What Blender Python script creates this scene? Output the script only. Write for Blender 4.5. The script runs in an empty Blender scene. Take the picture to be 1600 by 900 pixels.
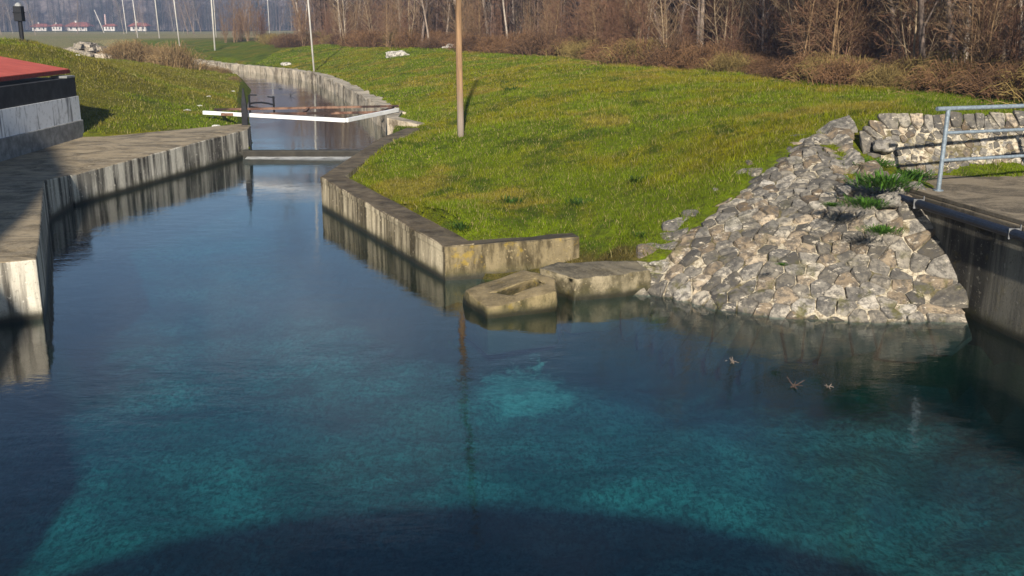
import bpy, math, random
import numpy as np
from mathutils import Vector, noise as mnoise

random.seed(7)
RNG = np.random.default_rng(11)
scene = bpy.context.scene
COL = scene.collection
R = math.radians

# ------------------------------------------------------------------ camera
CAM_H = 3.8
FPX = 1600.0
PITCH = math.atan(420.0 / FPX)
cam_d = bpy.data.cameras.new("camera")
cam = bpy.data.objects.new("camera", cam_d)
COL.objects.link(cam)
cam.location = (0, 0, CAM_H)
cam.rotation_euler = (math.pi / 2 - PITCH, 0, 0)
cam_d.sensor_width = 36.0
cam_d.lens = 36.0
cam_d.clip_start = 0.1
cam_d.clip_end = 6000
scene.camera = cam

# ------------------------------------------------------------------ sky and sun
SUN_EL, SUN_AZ = R(24.0), R(1.5)     # sun stands behind the camera, a touch to its right
world = bpy.data.worlds.new("World")
scene.world = world
world.use_nodes = True
wn = world.node_tree
wn.nodes.clear()
sky = wn.nodes.new("ShaderNodeTexSky")
sky.sky_type = 'NISHITA'
sky.sun_disc = False
sky.sun_elevation = SUN_EL
sky.sun_rotation = math.pi - SUN_AZ
sky.air_density = 1.0
sky.dust_density = 0.2
sky.ozone_density = 3.0
bg = wn.nodes.new("ShaderNodeBackground")
bg.inputs[1].default_value = 0.060
wo = wn.nodes.new("ShaderNodeOutputWorld")
wtc = wn.nodes.new("ShaderNodeTexCoord"); wmp = wn.nodes.new("ShaderNodeMapping"); wmp.inputs[3].default_value = (2.2, 2.2, 4.5)
wnz = wn.nodes.new("ShaderNodeTexNoise"); wnz.inputs['Scale'].default_value = 1.6; wnz.inputs['Detail'].default_value = 5; wnz.inputs['Roughness'].default_value = .55
wrm = wn.nodes.new("ShaderNodeMapRange"); wrm.interpolation_type = 'SMOOTHSTEP'; wrm.inputs[1].default_value = .47; wrm.inputs[2].default_value = .70; wrm.inputs[4].default_value = .9
wmx = wn.nodes.new("ShaderNodeMix"); wmx.data_type = 'RGBA'; wmx.blend_type = 'MULTIPLY'; wmx.inputs[7].default_value = (2.7, 1.9, 1.45, 1)
wn.links.new(wtc.outputs['Generated'], wmp.inputs[0]); wn.links.new(wmp.outputs[0], wnz.inputs['Vector']); wn.links.new(wnz.outputs[0], wrm.inputs[0])
wn.links.new(wrm.outputs[0], wmx.inputs[0]); wn.links.new(sky.outputs[0], wmx.inputs[6]); wn.links.new(wmx.outputs[2], bg.inputs[0])
wn.links.new(bg.outputs[0], wo.inputs[0])
sun_d = bpy.data.lights.new("sun", 'SUN')
sun_d.energy = 5.0
sun_d.angle = R(0.8)
sun_d.color = (1.0, 0.93, 0.82)
sun = bpy.data.objects.new("sun", sun_d)
COL.objects.link(sun)
sun.rotation_euler = (math.pi / 2 - SUN_EL, 0, SUN_AZ)
scene.view_settings.view_transform = 'Standard'
scene.view_settings.look = 'None'
scene.view_settings.gamma = 1.0
scene.view_settings.exposure = 0.76
scene.cycles.max_bounces = 6
scene.cycles.transparent_max_bounces = 12
scene.cycles.volume_bounces = 0
scene.cycles.use_denoising = True

# ------------------------------------------------------------------ pixel -> world helpers
CP, SP = math.cos(PITCH), math.sin(PITCH)
def ray(px, py):
    u, v = (px - 800) / FPX, (py - 450) / FPX
    return u, CP - v * SP, -SP - v * CP
def at(px, py, z):
    u, dy, dz = ray(px, py)
    t = (z - CAM_H) / dz
    return Vector((u * t, dy * t, z))
def atY(px, py, Y):
    u, dy, dz = ray(px, py)
    t = Y / dy
    return Vector((u * t, Y, CAM_H + dz * t))

# ------------------------------------------------------------------ numpy noise
def _hash(ix, iy, seed):
    n = (ix * 374761393 + iy * 668265263 + seed * 974711) & 0x7fffffff
    n = ((n ^ (n >> 13)) * 1274126177) & 0x7fffffff
    return ((n ^ (n >> 16)) & 0xffff) / 65535.0
def vnoise(x, y, seed=0):
    x = np.asarray(x, float); y = np.asarray(y, float)
    ix, iy = np.floor(x).astype(np.int64), np.floor(y).astype(np.int64)
    fx, fy = x - ix, y - iy
    fx = fx * fx * (3 - 2 * fx); fy = fy * fy * (3 - 2 * fy)
    a = _hash(ix, iy, seed); b = _hash(ix + 1, iy, seed)
    c = _hash(ix, iy + 1, seed); d = _hash(ix + 1, iy + 1, seed)
    return (a * (1 - fx) + b * fx) * (1 - fy) + (c * (1 - fx) + d * fx) * fy
def fbm(x, y, seed=0, octv=4):
    s, a, t = 0.0, 0.5, 0.0
    for k in range(octv):
        s = s + a * vnoise(x * 2 ** k, y * 2 ** k, seed + k * 17); t += a; a *= 0.55
    return s / t

# ------------------------------------------------------------------ mesh helpers
class MB:
    def __init__(self):
        self.v, self.f, self.c = [], [], []
    def add(self, vs, fs, col=(1, 1, 1)):
        o = len(self.v)
        self.v.extend([tuple(p) for p in vs])
        self.f.extend([tuple(i + o for i in f) for f in fs])
        self.c.extend([col] * len(vs))
    def tube(self, pts, rad, n=6, col=(1, 1, 1), cap=True):
        pts = [Vector(p) for p in pts]
        vs, fs = [], []
        m = len(pts)
        for i, p in enumerate(pts):
            d = (pts[min(i + 1, m - 1)] - pts[max(i - 1, 0)]).normalized()
            a = Vector((0, 0, 1)) if abs(d.z) < .9 else Vector((1, 0, 0))
            u = d.cross(a).normalized(); w = d.cross(u)
            r = rad[i] if isinstance(rad, (list, tuple)) else rad
            for k in range(n):
                t = 2 * math.pi * k / n
                vs.append(p + (u * math.cos(t) + w * math.sin(t)) * r)
        for i in range(m - 1):
            for k in range(n):
                k2 = (k + 1) % n
                fs.append((i * n + k, i * n + k2, (i + 1) * n + k2, (i + 1) * n + k))
        if cap:
            fs.append(tuple(range(n - 1, -1, -1)))
            fs.append(tuple((m - 1) * n + k for k in range(n)))
        self.add(vs, fs, col)
    def box(self, lo, hi, col=(1, 1, 1)):
        x0, y0, z0 = lo; x1, y1, z1 = hi
        vs = [(x0, y0, z0), (x1, y0, z0), (x1, y1, z0), (x0, y1, z0), (x0, y0, z1), (x1, y0, z1), (x1, y1, z1), (x0, y1, z1)]
        self.add(vs, [(0, 3, 2, 1), (4, 5, 6, 7), (0, 1, 5, 4), (1, 2, 6, 5), (2, 3, 7, 6), (3, 0, 4, 7)], col)
    def beam(self, a, b, w, h, col=(1, 1, 1)):
        """box beam of width w and height h from a to b (centre of its top edge line)"""
        a, b = Vector(a), Vector(b)
        d = (b - a).normalized()
        s = d.cross(Vector((0, 0, 1))).normalized() * (w / 2)
        u = s.cross(d).normalized() * h
        vs = [a - s - u, a + s - u, a + s, a - s, b - s - u, b + s - u, b + s, b - s]
        self.add(vs, [(0, 1, 2, 3), (7, 6, 5, 4), (0, 4, 5, 1), (1, 5, 6, 2), (2, 6, 7, 3), (3, 7, 4, 0)], col)
    def build(self, name, mat, parent=None, smooth=False, bevel=0.0, recalc=False):
        me = bpy.data.meshes.new(name)
        me.from_pydata(self.v, [], self.f)
        ca = me.color_attributes.new("col", 'FLOAT_COLOR', 'POINT')
        arr = np.ones((len(self.v), 4), np.float32)
        if self.v:
            arr[:, :3] = np.array(self.c, np.float32)
            ca.data.foreach_set("color", arr.ravel())
        if recalc:
            import bmesh
            bm = bmesh.new(); bm.from_mesh(me); bmesh.ops.recalc_face_normals(bm, faces=bm.faces); bm.to_mesh(me); bm.free()
        if smooth:
            me.polygons.foreach_set("use_smooth", [True] * len(me.polygons))
        me.materials.append(mat)
        o = bpy.data.objects.new(name, me)
        COL.objects.link(o)
        if parent:
            o.parent = parent
            o.matrix_parent_inverse = parent.matrix_basis.inverted()
        if bevel:
            b = o.modifiers.new("bevel", 'BEVEL'); b.width = bevel; b.segments = 2; b.limit_method = 'ANGLE'
        return o
def np_mesh(name, verts, faces_flat, n_per, mat, cols=None, smooth=False):
    """fast mesh from arrays; every face has n_per corners"""
    me = bpy.data.meshes.new(name)
    nf = len(faces_flat) // n_per
    me.vertices.add(len(verts)); me.vertices.foreach_set("co", np.asarray(verts, np.float32).ravel())
    me.loops.add(len(faces_flat)); me.loops.foreach_set("vertex_index", np.asarray(faces_flat, np.int32))
    me.polygons.add(nf)
    me.polygons.foreach_set("loop_start", np.arange(0, nf * n_per, n_per, dtype=np.int32))
    me.polygons.foreach_set("loop_total", np.full(nf, n_per, np.int32))
    if smooth: me.polygons.foreach_set("use_smooth", np.ones(nf, bool))
    me.update(calc_edges=True); me.validate()
    if cols is not None:
        ca = me.color_attributes.new("col", 'FLOAT_COLOR', 'POINT')
        arr = np.ones((len(verts), 4), np.float32); arr[:, :3] = cols
        ca.data.foreach_set("color", arr.ravel())
    me.materials.append(mat)
    o = bpy.data.objects.new(name, me); COL.objects.link(o)
    return o
def tag(o, label=None, cat=None, group=None, kind=None):
    if label: o['label'] = label
    if cat: o['category'] = cat
    if group: o['group'] = group
    if kind: o['kind'] = kind
    return o
def thing(name, loc, label, cat, group=None, rz=0):
    o = bpy.data.objects.new(name, None); COL.objects.link(o)
    o.location = loc; o.rotation_euler = (0, 0, rz); o.empty_display_size = .2
    return tag(o, label, cat, group)
def copy_tree(o, parent=None):
    c = o.copy(); COL.objects.link(c)
    if parent: c.parent = parent
    for ch in list(o.children): copy_tree(ch, c)
    return c

# ------------------------------------------------------------------ material helpers
class NT:
    def __init__(self, name):
        self.m = bpy.data.materials.new(name); self.m.use_nodes = True
        self.t = self.m.node_tree; self.t.nodes.clear()
        self.out = self.t.nodes.new("ShaderNodeOutputMaterial")
    def n(self, typ, **kw):
        x = self.t.nodes.new(typ)
        for k, v in kw.items(): setattr(x, k, v)
        return x
    def put(self, sock, v):
        if hasattr(v, 'is_linked') or isinstance(v, bpy.types.NodeSocket): self.t.links.new(v, sock)
        else: sock.default_value = v
    def pos(self): return self.n("ShaderNodeNewGeometry").outputs['Position']
    def obj(self): return self.n("ShaderNodeTexCoord").outputs['Object']
    def scale(self, vec, s, off=(0, 0, 0)):
        m = self.n("ShaderNodeMapping"); self.put(m.inputs[0], vec); m.inputs[3].default_value = s; m.inputs[1].default_value = off
        return m.outputs[0]
    def noise(self, vec, sc, det=4, rough=.55, dist=0):
        x = self.n("ShaderNodeTexNoise"); self.put(x.inputs['Vector'], vec)
        x.inputs['Scale'].default_value = sc; x.inputs['Detail'].default_value = det
        x.inputs['Roughness'].default_value = rough; x.inputs['Distortion'].default_value = dist
        return x.outputs[0]
    def ramp(self, v, a, b, lo=0., hi=1.):
        x = self.n("ShaderNodeMapRange"); self.put(x.inputs[0], v)
        x.inputs[1].default_value = a; x.inputs[2].default_value = b; x.inputs[3].default_value = lo; x.inputs[4].default_value = hi
        x.interpolation_type = 'SMOOTHSTEP'
        return x.outputs[0]
    def math(self, op, a, b=0.):
        x = self.n("ShaderNodeMath", operation=op); self.put(x.inputs[0], a); self.put(x.inputs[1], b)
        return x.outputs[0]
    def mix(self, f, a, b, mode='MIX'):
        x = self.n("ShaderNodeMix", data_type='RGBA', blend_type=mode)
        self.put(x.inputs[0], f)
        self.put(x.inputs[6], a if not isinstance(a, tuple) else (*a, 1)); self.put(x.inputs[7], b if not isinstance(b, tuple) else (*b, 1))
        return x.outputs[2]
    def attr(self, name="col"):
        x = self.n("ShaderNodeAttribute"); x.attribute_name = name; return x.outputs[0]
    def sep(self, v):
        x = self.n("ShaderNodeSeparateXYZ"); self.put(x.inputs[0], v); return x.outputs
    def bump(self, h, strength=.3, dist=.02):
        x = self.n("ShaderNodeBump"); self.put(x.inputs['Height'], h)
        x.inputs['Strength'].default_value = strength; x.inputs['Distance'].default_value = dist
        return x.outputs[0]
    def bsdf(self, col, rough=.9, normal=None, metal=0., spec=.3):
        b = self.n("ShaderNodeBsdfPrincipled")
        self.put(b.inputs['Base Color'], col if not isinstance(col, tuple) else (*col, 1))
        self.put(b.inputs['Roughness'], rough); b.inputs['Metallic'].default_value = metal
        b.inputs['Specular IOR Level'].default_value = spec
        if normal is not None: self.t.links.new(normal, b.inputs['Normal'])
        self.t.links.new(b.outputs[0], self.out.inputs[0])
        return self.m

def m_concrete(name, base, dark, top, streak=.55, lichen=0., topmix=.9, zs=.3, sc=5., joint=0.):
    t = NT(name); P = t.pos()
    st = t.noise(t.scale(P, (sc, sc, zs)), 1.0, 5, .65)
    s2 = t.noise(t.scale(P, (sc * .3, sc * .3, zs * .6), (3, 1, 0)), 1.0, 3, .5)
    sp = t.noise(P, 28, 4, .7)
    blotch = t.noise(P, 2.2, 5, .6)
    f = t.ramp(t.math('ADD', t.math('MULTIPLY', st, .65), t.math('MULTIPLY', s2, .35)), .58 - streak * .22, .70 - streak * .16)
    f = t.math('MULTIPLY', f, t.ramp(t.noise(P, .7, 3), .30, .50, .6, 1))
    c = t.mix(f, base, dark)
    c = t.mix(t.ramp(blotch, .45, .75, 0, .45), c, tuple(x * .55 for x in base))
    c = t.mix(t.ramp(sp, .52, .72, 0, .7), c, tuple(x * .35 for x in base))
    c = t.mix(t.ramp(t.noise(P, 16, 3), .62, .72, 0, .5), c, tuple(min(1, x * 1.6) for x in base))
    if lichen:
        lf = t.math('MULTIPLY', t.ramp(t.noise(P, 3.1, 4, .7), .55, .68), lichen)
        c = t.mix(lf, c, (.30, .20, .015))
    z = t.sep(P)[2]
    c = t.mix(t.ramp(t.math('ADD', z, t.math('MULTIPLY', t.noise(P, 4, 4), -.35)), -.16, .06, .7, 0), c, (.060, .055, .022))
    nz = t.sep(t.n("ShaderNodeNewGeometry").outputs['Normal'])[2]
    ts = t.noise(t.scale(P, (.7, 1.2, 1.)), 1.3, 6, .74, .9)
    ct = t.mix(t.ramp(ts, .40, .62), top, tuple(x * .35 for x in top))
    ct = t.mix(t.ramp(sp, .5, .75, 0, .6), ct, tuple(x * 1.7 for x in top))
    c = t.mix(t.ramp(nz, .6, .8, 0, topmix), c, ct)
    if joint:
        jy = t.math('FRACT', t.math('MULTIPLY', t.math('ADD', t.sep(P)[1], t.math('MULTIPLY', t.noise(P, 3, 3), .05)), 1 / joint))
        c = t.mix(t.ramp(jy, .0, .016, .85, 0), c, (.03, .026, .018))
    wl = t.math('ADD', z, t.math('MULTIPLY', t.noise(P, 6, 3), -.05))
    c = t.mix(t.ramp(wl, .0, .11, .92, 0), c, (.018, .017, .010))
    return t.bsdf(c, t.ramp(wl, .02, .1, .5, .92), t.bump(t.math('ADD', sp, blotch), .35, .02))

def m_plain(name, col, rough=.8, metal=0., nscale=14, var=.35, bump=.15):
    t = NT(name); P = t.obj()
    n = t.noise(P, nscale, 5, .65)
    c = t.mix(t.ramp(n, .35, .7), tuple(x * (1 - var) for x in col), tuple(min(1, x * (1 + var * .6)) for x in col))
    return t.bsdf(c, rough, t.bump(n, bump, .01), metal)

def m_rust(name):
    t = NT(name); P = t.pos()
    n = t.noise(P, 3.5, 5, .7)
    c = t.mix(t.ramp(n, .4, .6), (.085, .040, .026), (.20, .115, .075))
    c = t.mix(t.ramp(t.noise(P, 1.3, 3), .5, .6), c, (.03, .018, .014))
    return t.bsdf(c, .85, t.bump(n, .3, .01))

def m_attr(name, rough=.9, var=.3, sc=10., bump=.0, transl=0.):
    t = NT(name); P = t.pos()
    n = t.noise(P, sc, 3, .6)
    c = t.mix(t.ramp(n, .3, .7, 0, var), t.attr(), (.012, .009, .006))
    m = t.bsdf(c, rough, t.bump(n, bump, .02) if bump else None, 0, .15)
    if transl:
        b = t.t.nodes["Principled BSDF"] if "Principled BSDF" in t.t.nodes else [x for x in t.t.nodes if x.type == 'BSDF_PRINCIPLED'][0]
        tr = t.n("ShaderNodeBsdfTranslucent"); t.put(tr.inputs[0], c)
        mx = t.n("ShaderNodeMixShader"); mx.inputs[0].default_value = transl
        t.t.links.new(b.outputs[0], mx.inputs[1]); t.t.links.new(tr.outputs[0], mx.inputs[2]); t.t.links.new(mx.outputs[0], t.out.inputs[0])
    return m

# ------------------------------------------------------------------ plan of the place (metres)
A_PT, B_PT, R_END = (-3.95, 21.05), (-1.0, 14.9), (1.04, 15.45)
UP_Z = 0.23
UP_RIGHT = [(-3.9, 29.0), (-3.95, 33), (-5.4, 39), (-7.1, 45.5), (-8.65, 51.2), (-11.1, 59.3), (-14, 65.6), (-16.9, 70.6), (-20, 75.5), (-25, 84.5), (-30, 94.5), (-38, 112), (-50, 136)]
UP_LEFT = [(-7.5, 29.0), (-7.8, 30.6), (-9.2, 36), (-11.4, 44.4), (-13.6, 54), (-16.3, 63), (-19.0, 69.5), (-22.0, 74.5), (-27.6, 83), (-33, 93), (-41, 110), (-53, 133)]
UP_POLY = UP_RIGHT + UP_LEFT[::-1]
POOL = [(-12, -3), (-12, 9.6), (-9, 11.3), (-6.15, 12.9), (-6.5, 13.6), (-9.0, 19.6), (-9.2, 21.3), (-7.55, 29.0), (-3.75, 29.0), (-3.5, 27.2), A_PT, B_PT,
        (-.8, 14.85), (-.35, 14.5), (.95, 14.2), (2.0, 14.1), (2.7, 13.5), (3.5, 13.05), (4.8, 12.75), (5.95, 12.85), (6.2, 12.0), (8.3, 0), (8.8, -3)]

def poly_sd(x, y, poly):
    """signed distance, positive inside"""
    x = np.asarray(x, float); y = np.asarray(y, float)
    d = np.full(x.shape, 1e9); ins = np.zeros(x.shape, bool)
    n = len(poly)
    for i in range(n):
        ax, ay = poly[i]; bx, by = poly[(i + 1) % n]
        ex, ey = bx - ax, by - ay
        t = np.clip(((x - ax) * ex + (y - ay) * ey) / (ex * ex + ey * ey + 1e-12), 0, 1)
        d = np.minimum(d, np.hypot(x - ax - t * ex, y - ay - t * ey))
        c = ((ay > y) != (by > y))
        with np.errstate(divide='ignore', invalid='ignore'):
            xi = (bx - ax) * (y - ay) / (by - ay + 1e-12) + ax
        ins ^= (c & (x < xi))
    return np.where(ins, d, -d)

# height control points
CTL = []
def cp(x, y, z): CTL.append((x, y, z))
for x, y, z in [(-3.4, 21.1, .62), (-.65, 15.3, .5), (-2, 18.2, .57), (1.1, 15.8, .48), (-3.1, 27, .72), (-2.6, 29.6, .8), (-3.2, 32, .9), (-3.4, 34, .85), (-4.9, 39.2, .84), (-6.5, 45.8, .82), (-8.1, 51.5, .8),
                (-10.5, 59.7, .8), (-13.5, 66.2, .8), (-16.4, 71.2, .8), (-19.4, 76.2, .8), (-24.5, 85.2, .85), (-29.4, 95.2, .9), (-37.3, 113, .9),
                (.2, 14.95, .05), (-.4, 14.95, .03), (-.3, 14.6, -.05), (.95, 14.85, .15), (.95, 14.4, .08), (1.5, 14.7, .36), (1.9, 14.2, .15), (1.15, 15.3, .26),
                (1.95, 14.1, .0), (2.7, 13.5, .0), (3.5, 13.05, -.02), (4.8, 12.75, -.02), (5.95, 12.85, -.02), (3.2, 15.3, 1.0), (2.5, 14.6, .58), (4.0, 16.1, 1.48), (4.7, 16.85, 1.85), (5.4, 17.3, 1.93), (5.65, 16.0, 1.62), (5.6, 14.6, 1.28), (5.85, 13.7, .68), (4.4, 14.7, 1.02), (5.1, 13.8, .66), (4.9, 15.6, 1.45), (3.5, 14.0, .55),
                (6.5, 16.2, 1.38), (8.5, 16.2, 1.38), (11, 16.4, 1.38), (6.0, 17.2, 2.02), (8, 17.4, 2.06), (11, 17.7, 2.1), (7, 14, 1.3), (8, 12, 1.3), (9, 8, 1.3), (10, 2, 1.3), (14, 10, 1.3),
                (-1.2, 24.3, 1.12), (2.2, 18.5, 1.02), (1.2, 22, 1.25), (5, 21, 1.9), (3.5, 27, 1.7), (0, 33, 1.45), (-1, 42, 1.55), (-6, 56, 1.5),
                (9.3, 18.8, 2.1), (9.5, 24.3, 2.12), (8, 27.8, 2.08), (6.6, 35.8, 2.03), (1.9, 51, 2.0), (-3.9, 63.7, 2.0), (-8, 69, 1.95), (-14.8, 81, 1.85), (-25, 103, 1.7), (-36, 125, 1.5),
                (14, 19, 2.0), (16, 26, 1.7), (15, 36, 1.6), (10, 53, 1.6), (3, 68, 1.6), (-7, 88, 1.6), (25, 30, 1.5), (25, 60, 1.5), (10, 90, 1.5), (-10, 120, 1.4), (30, 100, 1.4),
                (-11, 20, .66), (-10.5, 25, .68), (-10.6, 28, .74), (-8.2, 31.2, .72), (-9.6, 36, .66), (-12, 45, .62), (-14.4, 55, .62), (-17, 63.5, .6), (-20, 70, .6), (-28.5, 84, .7), (-42, 112, .8),
                (-10.5, 33.5, .95), (-13, 29, 1.15), (-12.5, 35, 1.25), (-14, 42, 1.35), (-18.5, 40, 3.0), (-17, 34, 2.35), (-21, 39, 3.05), (-26, 40, 3.0), (-16, 30, 1.7), (-19.3, 45, 2.3), (-17, 50, 1.45), (-19, 57, 1.3), (-21, 60, 1.35), (-26, 62, 1.5), (-30, 70, 1.4), (-35, 60, 1.6), (-40, 80, 1.2), (-16, 24, 1.2), (-25, 30, 2.2),
                (-8, 12, .75), (-10, 15, .75), (-14, 14, .75), (-20, 10, .8), (-60, 100, 1.1), (-80, 140, 1.1), (-60, 40, 1.4), (60, 60, 1.4), (-60, 0, 1.), (60, 0, 1.3), (0, 180, 1.1), (-120, 180, 1.0), (100, 180, 1.2)]:
    cp(x, y, z)
CTL = np.array(CTL)
def _tps(r2): return np.where(r2 > 1e-12, r2 * np.log(np.maximum(r2, 1e-12)) * .5, 0.)
_n = len(CTL)
_K = _tps(((CTL[:, None, :2] - CTL[None, :, :2]) ** 2).sum(-1)) + np.eye(_n) * .05
_P = np.c_[np.ones(_n), CTL[:, :2]]
_M = np.zeros((_n + 3, _n + 3)); _M[:_n, :_n] = _K; _M[:_n, _n:] = _P; _M[_n:, :_n] = _P.T
_W = np.linalg.solve(_M, np.r_[CTL[:, 2], 0, 0, 0])
def Hraw(x, y):
    x = np.asarray(x, float); y = np.asarray(y, float)
    sh = x.shape; xf, yf = x.ravel(), y.ravel(); out = np.empty(xf.size)
    for i in range(0, xf.size, 40000):
        a, b = xf[i:i + 40000], yf[i:i + 40000]
        r2 = (a[:, None] - CTL[None, :, 0]) ** 2 + (b[:, None] - CTL[None, :, 1]) ** 2
        out[i:i + 40000] = _tps(r2) @ _W[:_n] + _W[_n] + _W[_n + 1] * a + _W[_n + 2] * b
    out = out.reshape(sh); slope = np.maximum(0, np.hypot(x + 10, y - 50) - 140) * .0062
    far = np.clip((np.hypot(x + 10, y - 50) - 75) / 60, 0, 1); far = far * far * (3 - 2 * far)
    out = out * (1 - far) + (1.05 + .5 * (fbm(x * .02, y * .02, 5) - .5) - slope) * far
    return np.clip(out, -2.2, 3.4)
BED_Z = -1.0
WALLED = [[B_PT, A_PT, (-3.5, 27.2), (-3.2, 29.0)], [B_PT, R_END], [(-6.15, 12.9), (-6.5, 13.6), (-9.0, 19.6), (-9.2, 21.3), (-7.55, 29.0), (-7.7, 30.4)], [(5.95, 12.85), (6.2, 12.0), (8.3, 0)]]
def line_dist(x, y, line):
    d = np.full(np.shape(x), 1e9)
    for (ax, ay), (bx, by) in zip(line[:-1], line[1:]):
        ex, ey = bx - ax, by - ay
        t = np.clip(((x - ax) * ex + (y - ay) * ey) / (ex * ex + ey * ey), 0, 1)
        d = np.minimum(d, np.hypot(x - ax - t * ex, y - ay - t * ey))
    return d
def ground_z(x, y):
    h0 = Hraw(x, y)
    z = h0 + (fbm(x * .9, y * .9, 3) - .5) * .10 + (fbm(x * .25, y * .25, 9) - .5) * .12 + (fbm(x * 2.6, y * 2.6, 13, 2) - .5) * .085
    sp = poly_sd(x, y, POOL)
    for li, line in enumerate(WALLED):
        dl = line_dist(x, y, line)
        sp = np.where((dl < .5) & (sp <= 0), sp + .26, sp)
        z = np.where(dl < .62, np.minimum(z, h0 - .07), z)
        if li < 2: z = np.where(dl < .58, np.minimum(z, .45 + .0165 * (y - 14.9)), z)
    z = np.where(sp > 0, np.minimum(z, np.maximum(-.25 - sp * 1.3, BED_Z + .34 * (fbm(x * .25, y * .25, 31) - .5) + .34 * (fbm(x * .9, y * .9, 37) - .5))), z)
    su = poly_sd(x, y, UP_POLY)
    du = line_dist(x, y, UP_RIGHT)
    su = np.where((du < .5) & (su <= 0), su + .38, su)
    z = np.where((su > -.5) & (su <= 0), np.minimum(z, UP_Z + .10 + (-su) * .9), z)
    z = np.where(su > 0, np.minimum(z, np.maximum(UP_Z - .05 - su * .6, -.5)), z)
    z = np.where(poly_sd(x, y, [(-12.2, 20), (-9.4, 20), (-7.9, 29.5), (-8.1, 30.7), (-10.9, 27.75), (-12.2, 27.75)]) > 0, np.minimum(z, .4), z)
    return z
def gz(x, y): return float(ground_z(np.array([x]), np.array([y]))[0])

# colour of the turf (patches of fresh, yellow and dark growth), shared by soil and blades
def turf_col(x, y):
    n1 = fbm(x * .22, y * .22, 41); n2 = fbm(x * .9, y * .9, 43); n3 = fbm(x * 3.2, y * 3.2, 47)
    fresh = np.array([.145, .196, .004]); yel = np.array([.215, .198, .005]); drk = np.array([.050, .092, .004]); tan = np.array([.31, .22, .035])
    a = np.clip((n1 * .6 + n2 * .4 - .45) * 6, 0, 1)[..., None]
    c = fresh * (1 - a) + yel * a
    b = np.clip((n2 * .45 + n3 * .55 - .53) * 7, 0, .85)[..., None]
    c = c * (1 - b) + drk * b
    d = np.clip((fbm(x * .5, y * .5, 53) - .62) * 8, 0, .6)[..., None]
    c = c * (1 - d) + tan * d
    lb = (np.clip((-9.5 - x) / 3, 0, 1) * np.clip((62 - y) / 8, 0, 1) * (x < np.interp(y, [27, 31, 44, 63], [-7.5, -7.6, -11.5, -16.5])) * np.clip((fbm(x * .35, y * .35, 57) - .30) * 3.2, .15, .85))[..., None]
    c = c * (1 - lb) + np.array([.165, .140, .018]) * (.55 + .9 * n3[..., None]) * lb
    m = np.clip(poly_sd(x, y, [(-1.3, 14.2), (2.0, 13.7), (2.0, 14.85), (1.05, 15.65), (-1.0, 15.15)]) / .15 + .6 * n3, 0, 1)[..., None]
    return c * (1 - m) + np.array([.115, .090, .022]) * m

# ------------------------------------------------------------------ ground sheet
def axis(fine0, fine1, step, lo, hi, grow=1.12):
    a = list(np.arange(fine0, fine1 + 1e-6, step))
    s = step
    while a[-1] < hi: s *= grow; a.append(min(a[-1] + s, hi))
    s = step; b = []
    x = fine0
    while x > lo: s *= grow; x = max(x - s, lo); b.append(x)
    return np.array(b[::-1] + a)
GX = axis(-24, 12, .2, -750, 750, 1.07)
GY = axis(9, 66, .2, -110, 750, 1.035)
XX, YY = np.meshgrid(GX, GY)
ZZ = ground_z(XX, YY)
nx, ny = len(GX), len(GY)
def ground_material():
    t = NT("turf_and_soil"); P = t.pos()
    c = t.attr()
    n = t.noise(P, 9, 6, .75)
    c = t.mix(t.ramp(n, .38, .66, 0, .75), c, (.035, .036, .010))
    c = t.mix(t.ramp(t.noise(P, 30, 3, .6), .55, .75, 0, .5), c, (.19, .17, .05))
    c = t.mix(t.ramp(t.sep(P)[2], -.08, .03, .97, 0), c, (.009, .012, .006))
    return t.bsdf(c, .95, t.bump(t.math('ADD', n, t.noise(P, 40, 3)), .6, .06), 0, .1)
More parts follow.
